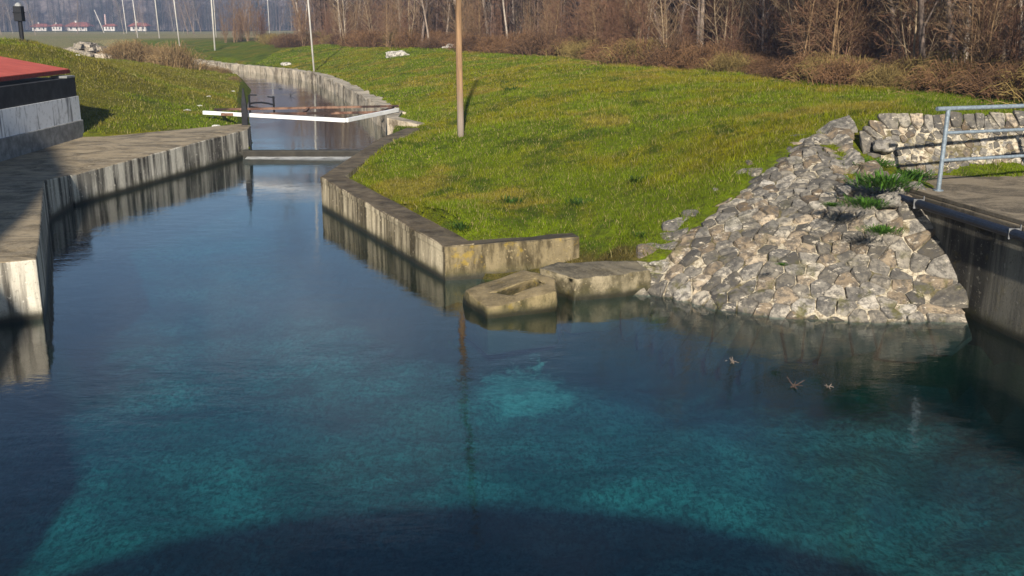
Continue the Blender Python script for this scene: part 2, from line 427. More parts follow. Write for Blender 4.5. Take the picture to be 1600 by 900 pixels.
def bed_material():
    t = NT("lake_bed_weed"); P = t.pos()
    n = t.noise(P, 1.1, 6, .7); f = t.noise(P, 9, 5, .75); big = t.noise(P, .22, 3, .5)
    c = t.mix(t.ramp(n, .35, .65), (.065, .15, .11), (.18, .30, .215))
    c = t.mix(t.ramp(f, .42, .66, 0, .75), c, (.035, .080, .062))
    c = t.mix(t.ramp(t.noise(t.scale(P, (1, .45, 1)), 22, 4, .8), .46, .62, 0, .75), c, (.025, .050, .036))
    c = t.mix(t.ramp(big, .42, .66, 0, .55), c, (.022, .050, .075))
    # pale sand bared round two springs
    def spot(cx, cy, rx, ry, hole):
        m = t.n("ShaderNodeVectorMath", operation='SUBTRACT'); t.put(m.inputs[0], P); m.inputs[1].default_value = (cx, cy, 0)
        s = t.n("ShaderNodeVectorMath", operation='MULTIPLY'); t.put(s.inputs[0], m.outputs[0]); s.inputs[1].default_value = (1 / rx, 1 / ry, 0)
        l = t.n("ShaderNodeVectorMath", operation='LENGTH'); t.put(l.inputs[0], s.outputs[0])
        d = t.math('ADD', l.outputs['Value'], t.math('MULTIPLY', t.math('SUBTRACT', t.noise(P, 3.4, 7, .8), .5), 2.2))
        o = t.ramp(d, .42, 1.02, 1, 0)
        if hole: o = t.math('MULTIPLY', o, t.ramp(l.outputs['Value'], .05, .35, .55, 1))
        return o
    shore = t.math('ADD', t.attr(), t.math('MULTIPLY', t.math('SUBTRACT', t.noise(P, 3.0, 4, .7), .5), .8))
    c = t.mix(t.ramp(shore, .10, .66, 1, 0), c, (.012, .022, .015))
    s1 = at(812, 612, BED_Z); s2 = at(513, 596, BED_Z)
    s3 = at(866, 627, BED_Z)
    sm = t.math('ADD', t.math('MULTIPLY', spot(s3.x, s3.y, .42, .32, False), .55), t.math('ADD', spot(s1.x, s1.y, .70, 1.0, True), t.math('MULTIPLY', spot(s2.x, s2.y, .25, .5, False), .3)))
    sm = t.math('MULTIPLY', t.math('MINIMUM', sm, .9), t.ramp(t.noise(P, 11, 4, .75), .30, .62, .45, 1))
    sand = t.mix(t.ramp(f, .45, .6), (.62, .52, .36), (.36, .36, .25))
    c = t.mix(sm, c, sand)
    return t.bsdf(c, .95, t.bump(f, .5, .08), 0, .05)
idx = (np.arange(ny - 1)[:, None] * nx + np.arange(nx - 1)[None, :])
quads = np.stack([idx, idx + 1, idx + nx + 1, idx + nx], -1).reshape(-1, 4)
vx = np.stack([XX, YY, ZZ], -1).reshape(-1, 3)
sdp = poly_sd(XX, YY, POOL).ravel(); sdu = poly_sd(XX, YY, UP_POLY).ravel()
inw = (sdp > .3) | (sdu > .45)
wet = inw[quads].all(1)
gcol = turf_col(XX, YY).reshape(-1, 3)
# plain beyond the bank: dull meadow, brown wood floor under the trees
CREST = [(9.3, 17.5), (9.6, 21), (9.5, 24.3), (8, 27.8), (6.6, 35.8), (1.9, 51), (-3.9, 63.7), (-8, 69), (-14.8, 81), (-25, 103), (-36, 125), (-50, 150)]
cy = np.array([c[1] for c in CREST]); cx = np.array([c[0] for c in CREST])
def beyond(x, y): return x - np.interp(y, cy, cx)
bd = beyond(XX, YY) + (fbm(XX * .6, YY * .6, 61) - .5) * 1.6
bd = np.where(YY < 17, -5, bd).ravel()
wf = (np.clip(bd / 1.0 - .3, 0, 1) * np.clip((140 - YY.ravel()) / 25, 0, 1))[:, None]
nn = fbm(XX * .8, YY * .8, 71).ravel()[:, None]
gcol = gcol * (1 - wf) + (np.array([.10, .060, .030]) * (.6 + .8 * nn)) * wf
# the left plain fades from turf to dull dry meadow
mf = np.clip((YY.ravel() - 62 + 6 * (nn[:, 0] - .5)) / 10, 0, 1) * (XX.ravel() < np.interp(YY.ravel(), [29, 63, 112, 150], [-8, -17, -42, -55])) 
mf = np.maximum(mf, np.clip((YY.ravel() - 120) / 30, 0, 1))[:, None]
n4 = fbm(XX * .06, YY * .10, 77).ravel()[:, None]
mead = np.array([.27, .29, .10]) * (1 - n4) + np.array([.50, .36, .21]) * n4
gcol = gcol * (1 - mf) + mead * mf
sf = np.clip(poly_sd(XX, YY, [(-36, 60), (-23, 52), (-19.5, 55), (-20, 63), (-26, 74), (-38, 74)]) / 2 + (fbm(XX * .6, YY * .6, 33) - .4) * 2, 0, 1).ravel()[:, None]
gcol = gcol * (1 - sf) + np.array([.33, .235, .14]) * (.5 + nn) * sf
gcol = np.clip(gcol * .8, 0, 1)
def submesh(name, sel, mat, cols=None):
    q = quads[sel]; used = np.unique(q); remap = np.full(len(vx), -1); remap[used] = np.arange(len(used))
    return np_mesh(name, vx[used], remap[q].ravel(), 4, mat, None if cols is None else cols[used], True)
tag(submesh("ground", ~wet, ground_material(), gcol), kind="structure")
tag(submesh("lake_bed", wet, bed_material(), np.repeat(np.clip((sdp - .25) / 2.3, 0, 1)[:, None], 3, 1)), kind="structure")

# ------------------------------------------------------------------ water
def water_material(name, tint, wave, absorb=None):
    t = NT(name); P = t.pos()
    w1 = t.noise(t.scale(P, (1.0, 1.6, 1)), 2.4, 3, .55)
    w2 = t.noise(t.scale(P, (1.0, 2.2, 1)), 9.0, 3, .6)
    big = t.ramp(t.noise(P, .35, 2), .4, .65, .35, 1.)
    h = t.math('ADD', t.math('MULTIPLY', w1, 1.0), t.math('MULTIPLY', w2, .30))
    h = t.math('MULTIPLY', h, big)
    nb = t.bump(h, 1.0, wave)
    lw = t.n("ShaderNodeLayerWeight"); lw.inputs[0].default_value = .5; t.t.links.new(nb, lw.inputs['Normal'])
    refl = t.math('ADD', t.math('MULTIPLY', t.math('POWER', lw.outputs['Facing'], 5.), .98), .02)
    tr = t.n("ShaderNodeBsdfTransparent"); tr.inputs[0].default_value = (*tint, 1)
    gl = t.n("ShaderNodeBsdfGlossy"); gl.inputs['Roughness'].default_value = .012; gl.inputs[0].default_value = (1, 1, 1, 1); t.t.links.new(nb, gl.inputs['Normal'])
    mx = t.n("ShaderNodeMixShader"); t.t.links.new(refl, mx.inputs[0]); t.t.links.new(tr.outputs[0], mx.inputs[1]); t.t.links.new(gl.outputs[0], mx.inputs[2])
    t.t.links.new(mx.outputs[0], t.out.inputs[0])
    if absorb:
        va = t.n("ShaderNodeVolumeAbsorption"); va.inputs['Density'].default_value = absorb[3]; va.inputs['Color'].default_value = (*absorb[:3], 1)
        t.t.links.new(va.outputs[0], t.out.inputs['Volume'])
    return t.m
def flat_poly(name, poly, z, mat, deep=0.):
    mb = MB(); mb.add([(x, y, z) for x, y in poly], [tuple(range(len(poly)))])
    if deep:
        n = len(poly); mb.add([(x, y, z) for x, y in poly] + [(x, y, z - deep) for x, y in poly], [(i, (i + 1) % n, n + (i + 1) % n, n + i) for i in range(n)] + [tuple(range(n, 2 * n))])
    import bmesh
    o = mb.build(name, mat)
    bm = bmesh.new(); bm.from_mesh(o.data); bmesh.ops.remove_doubles(bm, verts=bm.verts, dist=1e-5); bmesh.ops.triangulate(bm, faces=bm.faces); bmesh.ops.recalc_face_normals(bm, faces=bm.faces)
    if not deep:
        for f in bm.faces:
            if f.normal.z < 0: f.normal_flip()
    bm.to_mesh(o.data); bm.free()
    return o
WATER = water_material("lake_water", (.80, .96, .98), .0055, (.0, .655, .765, .62))
UPWATER = water_material("canal_water", (.35, .45, .42), .005)
pw = [(-12.3, -3), (-12.3, 9.8), (-9.2, 11.6), (-6.6, 13.4), (-9.3, 19.7), (-9.5, 21.4), (-7.75, 29.0), (-3.4, 29.0), (-3.15, 27.2), (-3.6, 21.2), (-.8, 15.1), (.4, 14.75), (1.6, 14.5), (2.6, 14.0), (3.6, 13.5), (4.8, 13.2), (6.1, 13.2), (6.4, 12.0), (8.5, 0), (9.0, -3)]
tag(flat_poly("lake_water", pw, 0.0, WATER, 2.9), kind="structure")
uw = [(x + .25, y) for x, y in UP_RIGHT] + [(x - .35, y) for x, y in UP_LEFT[::-1]]
tag(flat_poly("canal_water", uw, UP_Z, UPWATER), kind="structure")

# ------------------------------------------------------------------ walls
def ribbon_wall(name, pts, ztop, width, zbot, mat, parent=None, side=1, step=.35, lip=0., rough=.012, batter=.03):
    """retaining wall along pts (water-side line), body laid to the `side`; profile: face, lip, top, back"""
    P = [Vector((p[0], p[1], 0)) for p in pts]
    nrm = []
    for i in range(len(P)):
        a, b = P[max(i - 1, 0)], P[min(i + 1, len(P) - 1)]
        if 0 < i < len(P) - 1:
            d1 = (P[i] - a).normalized(); d2 = (b - P[i]).normalized()
            n1 = Vector((d1.y, -d1.x, 0)); n2 = Vector((d2.y, -d2.x, 0)); n = (n1 + n2).normalized(); n /= max(.35, n.dot(n1))
        else:
            d = (b - a).normalized(); n = Vector((d.y, -d.x, 0))
        nrm.append(n * side)
    st = []
    for i in range(len(P) - 1):
        L = (P[i + 1] - P[i]).length; k = max(1, int(L / step))
        for j in range(k):
            f = j / k
            st.append((P[i].lerp(P[i + 1], f), nrm[i].lerp(nrm[i + 1], f), ztop[i] * (1 - f) + ztop[i + 1] * f))
    st.append((P[-1], nrm[-1], ztop[-1]))
    mb = MB(); vs, fs = [], []
    K = 8
    for p, n, z in st:
        w = width
        prof = [(-batter, zbot), (-batter * .3, 0.02), (0, z - .13), (0, z - .10), (-lip, z - .10 + (.004 if lip else 0)), (-lip, z - .02), (.02 - lip, z), (w, z)]
        for j, (o, zz) in enumerate(prof):
            q = p + n * o
            dn = mnoise.noise(Vector((q.x * 1.7, q.y * 1.7, zz * 2.5))) * rough
            dz = mnoise.noise(Vector((q.x * 2.3 + 9, q.y * 2.3, j))) * rough if j >= 5 else 0
            vs.append(q - n * dn + Vector((0, 0, zz + dz)))
        vs.append(p + n * w + Vector((0, 0, zbot)))
    K = 9
    for i in range(len(st) - 1):
        for j in range(K - 1):
            a = i * K + j
            fs.append((a, a + K, a + K + 1, a + 1))
    fs.append(tuple(range(K))); fs.append(tuple(range((len(st) - 1) * K + K - 1, (len(st) - 1) * K - 1, -1)))
    mb.add(vs, fs)
    return mb.build(name, mat, parent, recalc=True)

C_RIGHT = m_concrete("streaked_pale_concrete", (.60, .50, .33), (.055, .040, .018), (.100, .074, .044), .80, .12, sc=4.2, joint=2.3)
C_END = m_concrete("mossy_concrete", (.21, .165, .09), (.055, .042, .020), (.085, .068, .045), .7, .55, zs=1.6, sc=6)
C_LEFT = m_concrete("streaked_grey_concrete", (.58, .53, .43), (.040, .034, .026), (.31, .24, .145), .74, 0., sc=4.4, joint=2.6)
C_UP = m_concrete("old_canal_stone", (.50, .42, .31), (.10, .075, .045), (.42, .36, .27), .55, .1, zs=1.6, sc=2.2)
C_DARK = m_concrete("dark_stained_concrete", (.19, .17, .13), (.022, .019, .015), (.20, .165, .115), .75, .1, sc=3.2)
C_DECK = m_concrete("deck_concrete", (.16, .13, .09), (.05, .04, .03), (.24, .19, .125), .5, 0.)
C_BLOCK = m_concrete("weathered_block_concrete", (.25, .195, .10), (.05, .042, .016), (.23, .175, .095), .78, .45, zs=2., sc=4, topmix=.75)
C_SLAB = m_concrete("grey_slab_concrete", (.26, .215, .135), (.045, .037, .017), (.135, .115, .08), .80, .45, zs=2.5, sc=4)

rw = thing("retaining_wall", (B_PT[0], B_PT[1], 0), "pale streaked concrete canal wall with a sharp corner below the grass bank", "wall")
ribbon_wall("wall_face", [B_PT, A_PT, (-3.5, 27.2), (-3.0, 29.5)], [.53, .655, .75, .8], .48, -2.7, C_RIGHT, rw, side=1, lip=.012)
e0 = Vector((*B_PT, 0)); e1 = Vector((*R_END, 0))
ed = (e1 - e0).normalized()
ribbon_wall("end_face", [(B_PT[0] + ed.x * .004, B_PT[1] + ed.y * .004), R_END], [.526, .55], .33, -1.2, C_END, rw, side=-1, rough=.03, lip=0)

uwall = ribbon_wall("canal_wall", [(x, y) for x, y in UP_RIGHT[1:]], [.95, .88, .84, .82, .80, .76, .70, .64, .58, .54, .52, .5], .55, -.6, C_UP, None, side=1, step=.5, rough=.11)
tag(uwall, "long low weathered stone wall curving along the upper canal under the bank", "wall")
mb = MB()
mb.add([(-3.99, 33.0, -.6), (-3.70, 30.6, -.6), (-2.75, 29.9, -.6), (-2.55, 30.2, -.6), (-3.4, 30.9, -.6), (-3.5, 33.0, -.6),
        (-3.99, 33.0, .96), (-3.70, 30.6, .98), (-2.75, 29.9, .86), (-2.55, 30.2, .86), (-3.4, 30.9, .98), (-3.5, 33.0, .96)],
       [(0, 1, 7, 6), (1, 2, 8, 7), (2, 3, 9, 8), (3, 4, 10, 9), (4, 5, 11, 10), (5, 0, 6, 11), (6, 7, 10, 11), (7, 8, 9, 10)])
tag(mb.build("wing_wall", C_UP, recalc=True), "short angled concrete wing wall beside the weir under the white beam", "wall")

# weir sill
mb = MB()
mb.box((-7.9, 29.0, -2.6), (-3.3, 29.35, UP_Z - .02))
tag(mb.build("weir", m_plain("wet_sill", (.026, .022, .015), .4, 0, 4), bevel=.02), "dark wet concrete sill holding the upper canal above the pool", "weir")
mb = MB()
N_ = 60
for i in range(N_ + 1):
    f = i / N_; x = -7.5 + 3.7 * f
    a = 28.985; b = 28.93 - .25 - .65 * f ** 1.3 - .06 * mnoise.noise(Vector((x * 3, 1, 0)))
    for yy, zz in ((a, .035), ((a + b) / 2, .020), (b, .004)): mb.v.append((x, yy, zz)); mb.c.append((1, 1, 1))
for i in range(N_):
    for j in range(2): q = i * 3 + j; mb.f.append((q, q + 1, q + 4, q + 3))
t = NT("foam"); P = t.pos()
fd = t.n("ShaderNodeBsdfDiffuse"); fd.inputs[0].default_value = (.62, .62, .60, 1); ft = t.n("ShaderNodeBsdfTransparent"); fx = t.n("ShaderNodeMixShader")
t.t.links.new(t.math('MULTIPLY', t.ramp(t.noise(t.scale(P, (.8, 5, 1)), 3.5, 5, .7), .36, .62, .25, .85), t.ramp(t.sep(P)[1], 28.1, 28.95, .0, 1.)), fx.inputs[0]); t.t.links.new(ft.outputs[0], fx.inputs[1]); t.t.links.new(fd.outputs[0], fx.inputs[2]); t.t.links.new(fx.outputs[0], t.out.inputs[0])  # pale ribbon paints the spill's sky reflection along with the foam
fm = t.m
tag(mb.build("foam", fm), "thin line of white foam and painted sky reflection where the weir spills over", "foam", kind="stuff")

# left quay
lq = thing("quay", (-9.1, 21.3, 0), "grey streaked concrete quay terrace running beside the canal below the red roof", "quay")
ribbon_wall("quay_wall", [(-9.2, 21.3), (-7.55, 29.4), (-7.72, 30.45)], [.645, .765, .78], .4, -2.7, C_LEFT, lq, side=-1, lip=.0)
def slab(name, poly, z0, z1, mat, parent=None, bevel=.0):
    """closed prism; z1 may be a list per corner"""
    n = len(poly); zt = z1 if isinstance(z1, (list, tuple)) else [z1] * n
    mb = MB()
    mb.add([(x, y, z0) for x, y in poly] + [(poly[i][0], poly[i][1], zt[i]) for i in range(n)],
           [tuple(range(n - 1, -1, -1)), tuple(range(n, 2 * n))] + [(i, (i + 1) % n, n + (i + 1) % n, n + i) for i in range(n)])
    return mb.build(name, mat, parent, recalc=True, bevel=bevel)
slab("terrace_floor", [(-9.58, 21.3), (-7.95, 29.45), (-8.05, 30.9), (-10.9, 27.9), (-11.62, 27.9), (-11.62, 21.3)], .2, [.648, .768, .775, .74, .73, .66], C_LEFT, lq)
nq = thing("quay_block", (-7, 13.5, 0), "shadowed near concrete quay with one sunlit corner at the water", "quay")
slab("quay_body", [(-6.15, 12.9), (-6.42, 13.6), (-9.0, 19.6), (-9.22, 21.28), (-11.6, 21.28), (-14, 19), (-14, 11.1), (-9.1, 11.25)], -2.7, [.80, .84, .80, .66, .66, .8, .8, .8], C_LEFT, nq, bevel=.025)

# right deck wall
dw = thing("quay_wall", (6.0, 13, 0), "tall dark stained concrete wall under the railed deck", "wall")
DK = 1.40
slab("wall_face", [(5.72, 14.62), (6.16, 12.05), (8.3, 0), (8.8, -3), (9.3, -3), (8.8, 0), (6.66, 12.2), (6.2, 14.7)], -2.7, DK - .16, C_DARK, dw)
slab("deck_floor", [(5.66, 14.75), (6.12, 12.04), (8.26, 0), (8.76, -3), (16, -3), (16, 16.6), (6.3, 16.2), (6.0, 15.2)], DK - .155, DK, C_DECK, dw, bevel=.02)
mb = MB()
a, b = Vector((5.70, 14.7, DK + .001)), Vector((8.35, 0, DK + .001))
mb.beam(a + Vector((.03, 0, .06)), b + Vector((.03, 0, .06)), .12, .062)
mb.build("kerb", C_DECK, dw, bevel=.01)
PIPE = m_plain("navy_painted_pipe", (.020, .026, .042), .45, .2, 20, .3)
GALV = m_plain("galvanised_steel", (.22, .265, .30), .5, .3, 25, .25, .05)
WHITE = m_plain("white_paint", (.78, .78, .76), .5, 0, 3, .10)
BRKT = m_plain("dull_bracket", (.16, .16, .16), .7, .2)
pp = thing("pipe", (5.9, 13.5, DK - .2), "dark navy pipe clamped along the top of the stained deck wall", "pipe")
mb = MB(); mb.tube([Vector((5.56, 14.75, DK - .09)), Vector((6.02, 12.05, DK - .09)), Vector((8.15, 0, DK - .09))], .062, 12)
mb.build("pipe_run", PIPE, pp, smooth=False)
for k in range(5):
    f = .35 + k * 2.35
    d = Vector((2.13, -12.05, 0)).normalized()
    p = Vector((5.60, 14.45, DK - .09)) + Vector((.46, -2.7, 0)).normalized() * f if f < 2.4 else Vector((6.02, 12.05, DK - .09)) + d * (f - 2.7)
    mb = MB(); mb.beam(p + Vector((0, .008, .066)), p + Vector((0, -.008, .066)), .128, .131)
    mb.beam(p + Vector((.075, .010, .11)), p + Vector((.075, -.010, .11)), .014, .08)
    mb.build("bracket", BRKT, pp)

# railing
rl = thing("railing", at(1466, 298, DK), "bluish galvanised pipe railing standing on the corner of the deck", "railing")
p0 = at(1466, 298, DK); p1z = 2.575
rd = Vector((1.67, .60, 0)).normalized()
post_top = Vector((p0.x + .02, p0.y, p1z))
mb = MB(); mb.tube([p0, post_top], .032, 12); mb.tube([p0, p0 + Vector((0, 0, .015))], .07, 12); mb.build("post", GALV, rl)
for k in (1, 2):
    q = p0 + rd * (2.3 * k)
    mb = MB(); mb.tube([q, Vector((q.x, q.y, p1z))], .032, 12); mb.tube([q, q + Vector((0, 0, .015))], .07, 12); mb.build("post", GALV, rl)
s0 = post_top - rd * .20
mb = MB(); mb.tube([s0, post_top + rd * 5.2], .031, 12); mb.build("top_rail", GALV, rl)
for dz in (.345, .735):
    mb = MB(); mb.tube([post_top - Vector((0, 0, dz)), post_top + rd * 5.0 - Vector((0, 0, dz))], .024, 10); mb.build("mid_rail", GALV, rl)

# ------------------------------------------------------------------ stone revetments (voronoi cobbles set in mortar)
def clip_poly(poly, a, n):
    out = []
    for i in range(len(poly)):
        p, q = poly[i], poly[(i + 1) % len(poly)]
        dp = (p[0] - a[0]) * n[0] + (p[1] - a[1]) * n[1]; dq = (q[0] - a[0]) * n[0] + (q[1] - a[1]) * n[1]
        if dp <= 0: out.append(p)
        if dp * dq < 0:
            t = dp / (dp - dq); out.append((p[0] + (q[0] - p[0]) * t, p[1] + (q[1] - p[1]) * t))
    return out
def voronoi(pts, rad):
    cells = []
    for i, (x, y) in enumerate(pts):
        poly = [(x - rad, y - rad), (x + rad, y - rad), (x + rad, y + rad), (x - rad, y + rad)]
        d = np.hypot(pts[:, 0] - x, pts[:, 1] - y)
        for j in np.argsort(d)[1:18]:
            if d[j] > 2 * rad: break
            m = ((x + pts[j, 0]) / 2, (y + pts[j, 1]) / 2); poly = clip_poly(poly, m, (pts[j, 0] - x, pts[j, 1] - y))
            if len(poly) < 3: break
        cells.append(poly)
    return cells
def scatter(poly, n, rmin, seed, size_fn=None):
    rg = random.Random(seed); xs = [p[0] for p in poly]; ys = [p[1] for p in poly]; out = []
    rn = np.random.default_rng(seed)
    cand = np.stack([rn.uniform(min(xs), max(xs), 14000), rn.uniform(min(ys), max(ys), 14000)], -1)
    cand = cand[poly_sd(cand[:, 0], cand[:, 1], poly) > 0]
    for x, y in cand:
        if len(out) >= n: break
        r = rmin * (size_fn(x, y) if size_fn else 1) * rg.choice([.5, .7, .95, 1.1, 1.5])
        if all((x - a) ** 2 + (y - b) ** 2 > r * r for a, b in out): out.append((x, y))
    return np.array(out)
def cobbles(pts, cells, surf, rg, height=.10, gap=.88):
    mb = MB()
    for (x, y), poly in zip(pts, cells):
        if len(poly) < 3: continue
        cx_ = sum(p[0] for p in poly) / len(poly); cy_ = sum(p[1] for p in poly) / len(poly)
        # finer outline: midpoints pushed out a little, wobbling
        ring = []
        for i in range(len(poly)):
            p, q = poly[i], poly[(i + 1) % len(poly)]
            ring.append((p[0] * .95 + cx_ * .05, p[1] * .95 + cy_ * .05)); ring.append(((p[0] + q[0]) / 2, (p[1] + q[1]) / 2))
        g = rg.uniform(.065, .235); warm = rg.uniform(-.02, .05)
        if rg.random() < .12: g = rg.uniform(.28, .40)
        col = (g * (1.08 + warm), g * (.97 + warm * .3), g * (.80 - warm * .8))
        if rg.random() < .22: col = (g * 1.15 + .03, g * .95 + .012, g * .68)
        tx, ty = rg.uniform(-.22, .22), rg.uniform(-.22, .22); hh = height * rg.uniform(.55, 1.35)
        vs, fs = [], []; n = len(ring)
        for lv, (s, h) in enumerate([(gap, -.35), (gap * .985, .45), (gap * .93, .86), (gap * .66, 1.0)]):
            for (px, py) in ring:
                qx, qy = cx_ + (px - cx_) * s, cy_ + (py - cy_) * s
                wob = mnoise.noise(Vector((qx * 7, qy * 7, lv * 3.1))) * .022
                z = hh * h + ((qx - cx_) * tx + (qy - cy_) * ty) * (1 if lv > 0 else 0) + wob
                vs.append(surf(qx + wob * .6, qy - wob * .5, z))
        vs.append(surf(cx_, cy_, hh * rg.uniform(.95, 1.15)))
        for l in range(3):
            for i in range(n):
                fs.append((l * n + i, l * n + (i + 1) % n, (l + 1) * n + (i + 1) % n, (l + 1) * n + i))
        for i in range(n): fs.append((3 * n + i, 3 * n + (i + 1) % n, 4 * n))
        mb.add(vs, fs, col)
    return mb
def stone_material():
    t = NT("limestone"); P = t.pos()
    c = t.attr()
    n = t.noise(P, 11, 6, .7); f = t.noise(P, 45, 4, .7)
    c = t.mix(t.ramp(n, .42, .60, 0, .75), c, (.060, .056, .052))
    c = t.mix(t.ramp(t.noise(t.scale(P, (1, 1, 2.4), (4, 4, 4)), 6.5, 5, .75), .56, .66, 0, .75), c, (.55, .48, .37))
    c = t.mix(t.ramp(f, .55, .75, 0, .6), c, (.05, .045, .038))
    z = t.sep(P)[2]
    c = t.mix(t.math('MULTIPLY', t.ramp(t.noise(P, 2.6, 4, .7), .54, .66, 0, .8), t.ramp(z, .05, 1.0, 1, .25)), c, (.075, .070, .016))
    c = t.mix(t.ramp(z, -.04, .045, .97, 0), c, (.008, .009, .006))
    return t.bsdf(c, .85, t.bump(t.math('ADD', n, f), .55, .02), 0, .25)
STONE = stone_material()
def mortar_material():
    t = NT("mortar"); P = t.pos(); n = t.noise(P, 20, 5, .7)
    c = t.mix(t.ramp(n, .4, .65), (.48, .42, .31), (.19, .15, .10))
    c = t.mix(t.ramp(t.noise(P, 3, 4), .46, .60, 0, .85), c, (.07, .058, .022))
    c = t.mix(t.ramp(t.sep(P)[2], -.03, .05, .97, 0), c, (.008, .009, .006))
    return t.bsdf(c, .95, t.bump(n, .5, .03), 0, .1)
MORTAR = mortar_material()
RIP = [(1.85, 14.05), (2.6, 13.25), (3.4, 12.8), (4.7, 12.62), (5.66, 12.82), (5.78, 13.5), (5.70, 14.55), (5.45, 15.0), (5.1, 15.6), (5.12, 16.4), (5.36, 17.3), (4.75, 17.05), (4.25, 16.5), (3.2, 15.5), (2.45, 14.95)]
def rip_base(x, y):
    z = float(Hraw(np.array([x]), np.array([y]))[0])
    s = float(poly_sd(np.array([x]), np.array([y]), POOL)[0])
    if s > 0: z = min(z, -.02) - s * .75
    return z + (fbm(np.array([x * 1.1]), np.array([y * 1.1]), 88)[0] - .5) * .14
rg = random.Random(21)
rt = thing("stone_revetment", (4, 14, 0), "cone of rough grey stones set in mortar sloping into the pool", "stone embankment")
WX = .74                                                  # stones are laid lengthwise along the slope
pts = scatter([(x * WX, y) for x, y in RIP], 620, .20, 4, lambda x, y: 1.45 - .50 * (y - 12.5) / 4.8)
cells = [[(x / WX, y) for x, y in c] for c in voronoi(pts, .30)]
pts = np.stack([pts[:, 0] / WX, pts[:, 1]], -1)
def rip_edge(x, y):
    if y < 13.6 or x > 5.3: return 0.
    d = float(poly_sd(np.array([x]), np.array([y]), RIP)[0])
    return -.13 * (1 - min(1, max(0, d + .05) / .40))
def rip_surf(x, y, z): return (x, y - z * .3, rip_base(x, y) + .06 + z + rip_edge(x, y))
cobbles(pts, cells, rip_surf, rg, .058, .965).build("stone_facing", STONE, rt)
gx = np.arange(1.6, 6.2, .09); gy = np.arange(12.3, 17.6, .09)
mb = MB(); vid = {}
for i, x in enumerate(gx):
    for j, y in enumerate(gy):
        if float(poly_sd(np.array([x]), np.array([y]), RIP)[0]) > -.03:
            vid[(i, j)] = len(vid); mb.v.append((x, y, rip_base(x, y) + .078 + rip_edge(x, y) + rg.uniform(-.014, .014))); mb.c.append((1, 1, 1))
for (i, j) in vid:
    q = [(i, j), (i + 1, j), (i + 1, j + 1), (i, j + 1)]
    if all(k in vid for k in q): mb.f.append(tuple(vid[k] for k in q))
mb.build("mortar_bed", MORTAR, rt, smooth=True)
# low sloping stone wall behind the deck
sw = thing("stone_wall", (8, 16.6, 1.4), "low sloping wall of pale stones behind the deck railing", "wall")
WU0, WU1 = 5.95, 12.5
WALLP = [(WU0, -.1), (WU0 + .2, -.1), (WU1, -.1), (WU1, .95), (WU0 + .25, .92), (WU0 - .12, .6)]
ptsw = scatter(WALLP, 420, .20, 14); cellw = voronoi(ptsw, .26)
def wall_surf(u, v, h):
    b = Vector((u, 16.22 + (u - 6) * .14, 1.37)); up = Vector((0, .62, .78)); nn_ = Vector((0.0, -.78, .62))
    p = b + up * v + nn_ * (h + .05); return (p.x, p.y, p.z)
cobbles(ptsw, cellw, wall_surf, rg, .045, .965).build("stone_facing", STONE, sw)
mb = MB(); n_ = 60
for i in range(n_ + 1):
    u = WU0 - .06 + (WU1 - WU0) * i / n_
    e = .05 * mnoise.noise(Vector((u * 2, 0, 0)))
    for v, h in ((-.3, .0), (.0, .03), (.45, .035), (.86 + e, .02), (.95 + e, -.10), (.95 + e, -.5)): mb.v.append(wall_surf(u, v, h)); mb.c.append((1, 1, 1))
for i in range(n_):
    for j in range(5): a = i * 6 + j; mb.f.append((a, a + 6, a + 7, a + 1))
mb.build("mortar_bed", MORTAR, sw)

# ------------------------------------------------------------------ the two loose blocks at the shore
def blob_block(name, top, bottom, mat, label, cat, recess=None, sub=3, rough=.025):
    import bmesh
    me = bpy.data.meshes.new(name); bm = bmesh.new()
    tv = [bm.verts.new(p) for p in top]; bv = [bm.verts.new(p) for p in bottom]; n = len(top)
    for i in range(n): bm.faces.new((bv[i], bv[(i + 1) % n], tv[(i + 1) % n], tv[i]))
    bm.faces.new(bv[::-1])
    if recess:
        rv = [bm.verts.new(p) for p in recess]
        dv = [bm.verts.new((p[0] + o[0], p[1] + o[1], p[2] - d)) for p, d, o in zip(recess, (.24, .20, .05, .05), ((-.06, .16), (-.05, .14), (0, 0), (0, 0)))]
        m = len(rv)
        # ring between outline and recess: nearest outline corner fan
        eo = [bm.edges.get((tv[i], tv[(i + 1) % n])) or bm.edges.new((tv[i], tv[(i + 1) % n])) for i in range(n)]
        ei = [bm.edges.new((rv[i], rv[(i + 1) % m])) for i in range(m)]
        bmesh.ops.bridge_loops(bm, edges=eo + ei)
        for i in range(m): bm.faces.new((rv[i], rv[(i + 1) % m], dv[(i + 1) % m], dv[i]))
        bm.faces.new(dv)
    else:
        bm.faces.new(tv)
    bmesh.ops.recalc_face_normals(bm, faces=bm.faces)
    bmesh.ops.bevel(bm, geom=[e for e in bm.edges if len(e.link_faces) == 2 and e.calc_face_angle(0) > .5], offset=.035, segments=2, profile=.6, affect='EDGES')
    bmesh.ops.triangulate(bm, faces=bm.faces)
    for _ in range(sub):
        es = [e for e in bm.edges if e.calc_length() > .09]
        bmesh.ops.subdivide_edges(bm, edges=es, cuts=1)
        bmesh.ops.triangulate(bm, faces=bm.faces)
    bm.normal_update()
    for v in bm.verts:
        c = v.co
        v.co = c + v.normal * (mnoise.fractal(c * 3.0, 1., 2., 4) * rough + mnoise.noise(c * 14) * rough * .35)
    bm.to_mesh(me); bm.free()
    me.polygons.foreach_set("use_smooth", [True] * len(me.polygons))
    me.materials.append(mat)
    o = bpy.data.objects.new(name, me); COL.objects.link(o)
    return tag(o, label, cat)
tp = [at(724, 453, .22), at(762, 483, .14), at(869, 455, .30), at(866, 434, .38), at(817, 421, .40)]
bt = [at(714, 462, 0), at(762, 494, 0), at(873, 480, 0), at(880, 460, 0), at(815, 445, 0)]
bt = [Vector((p.x, p.y, -.55)) for p in bt]
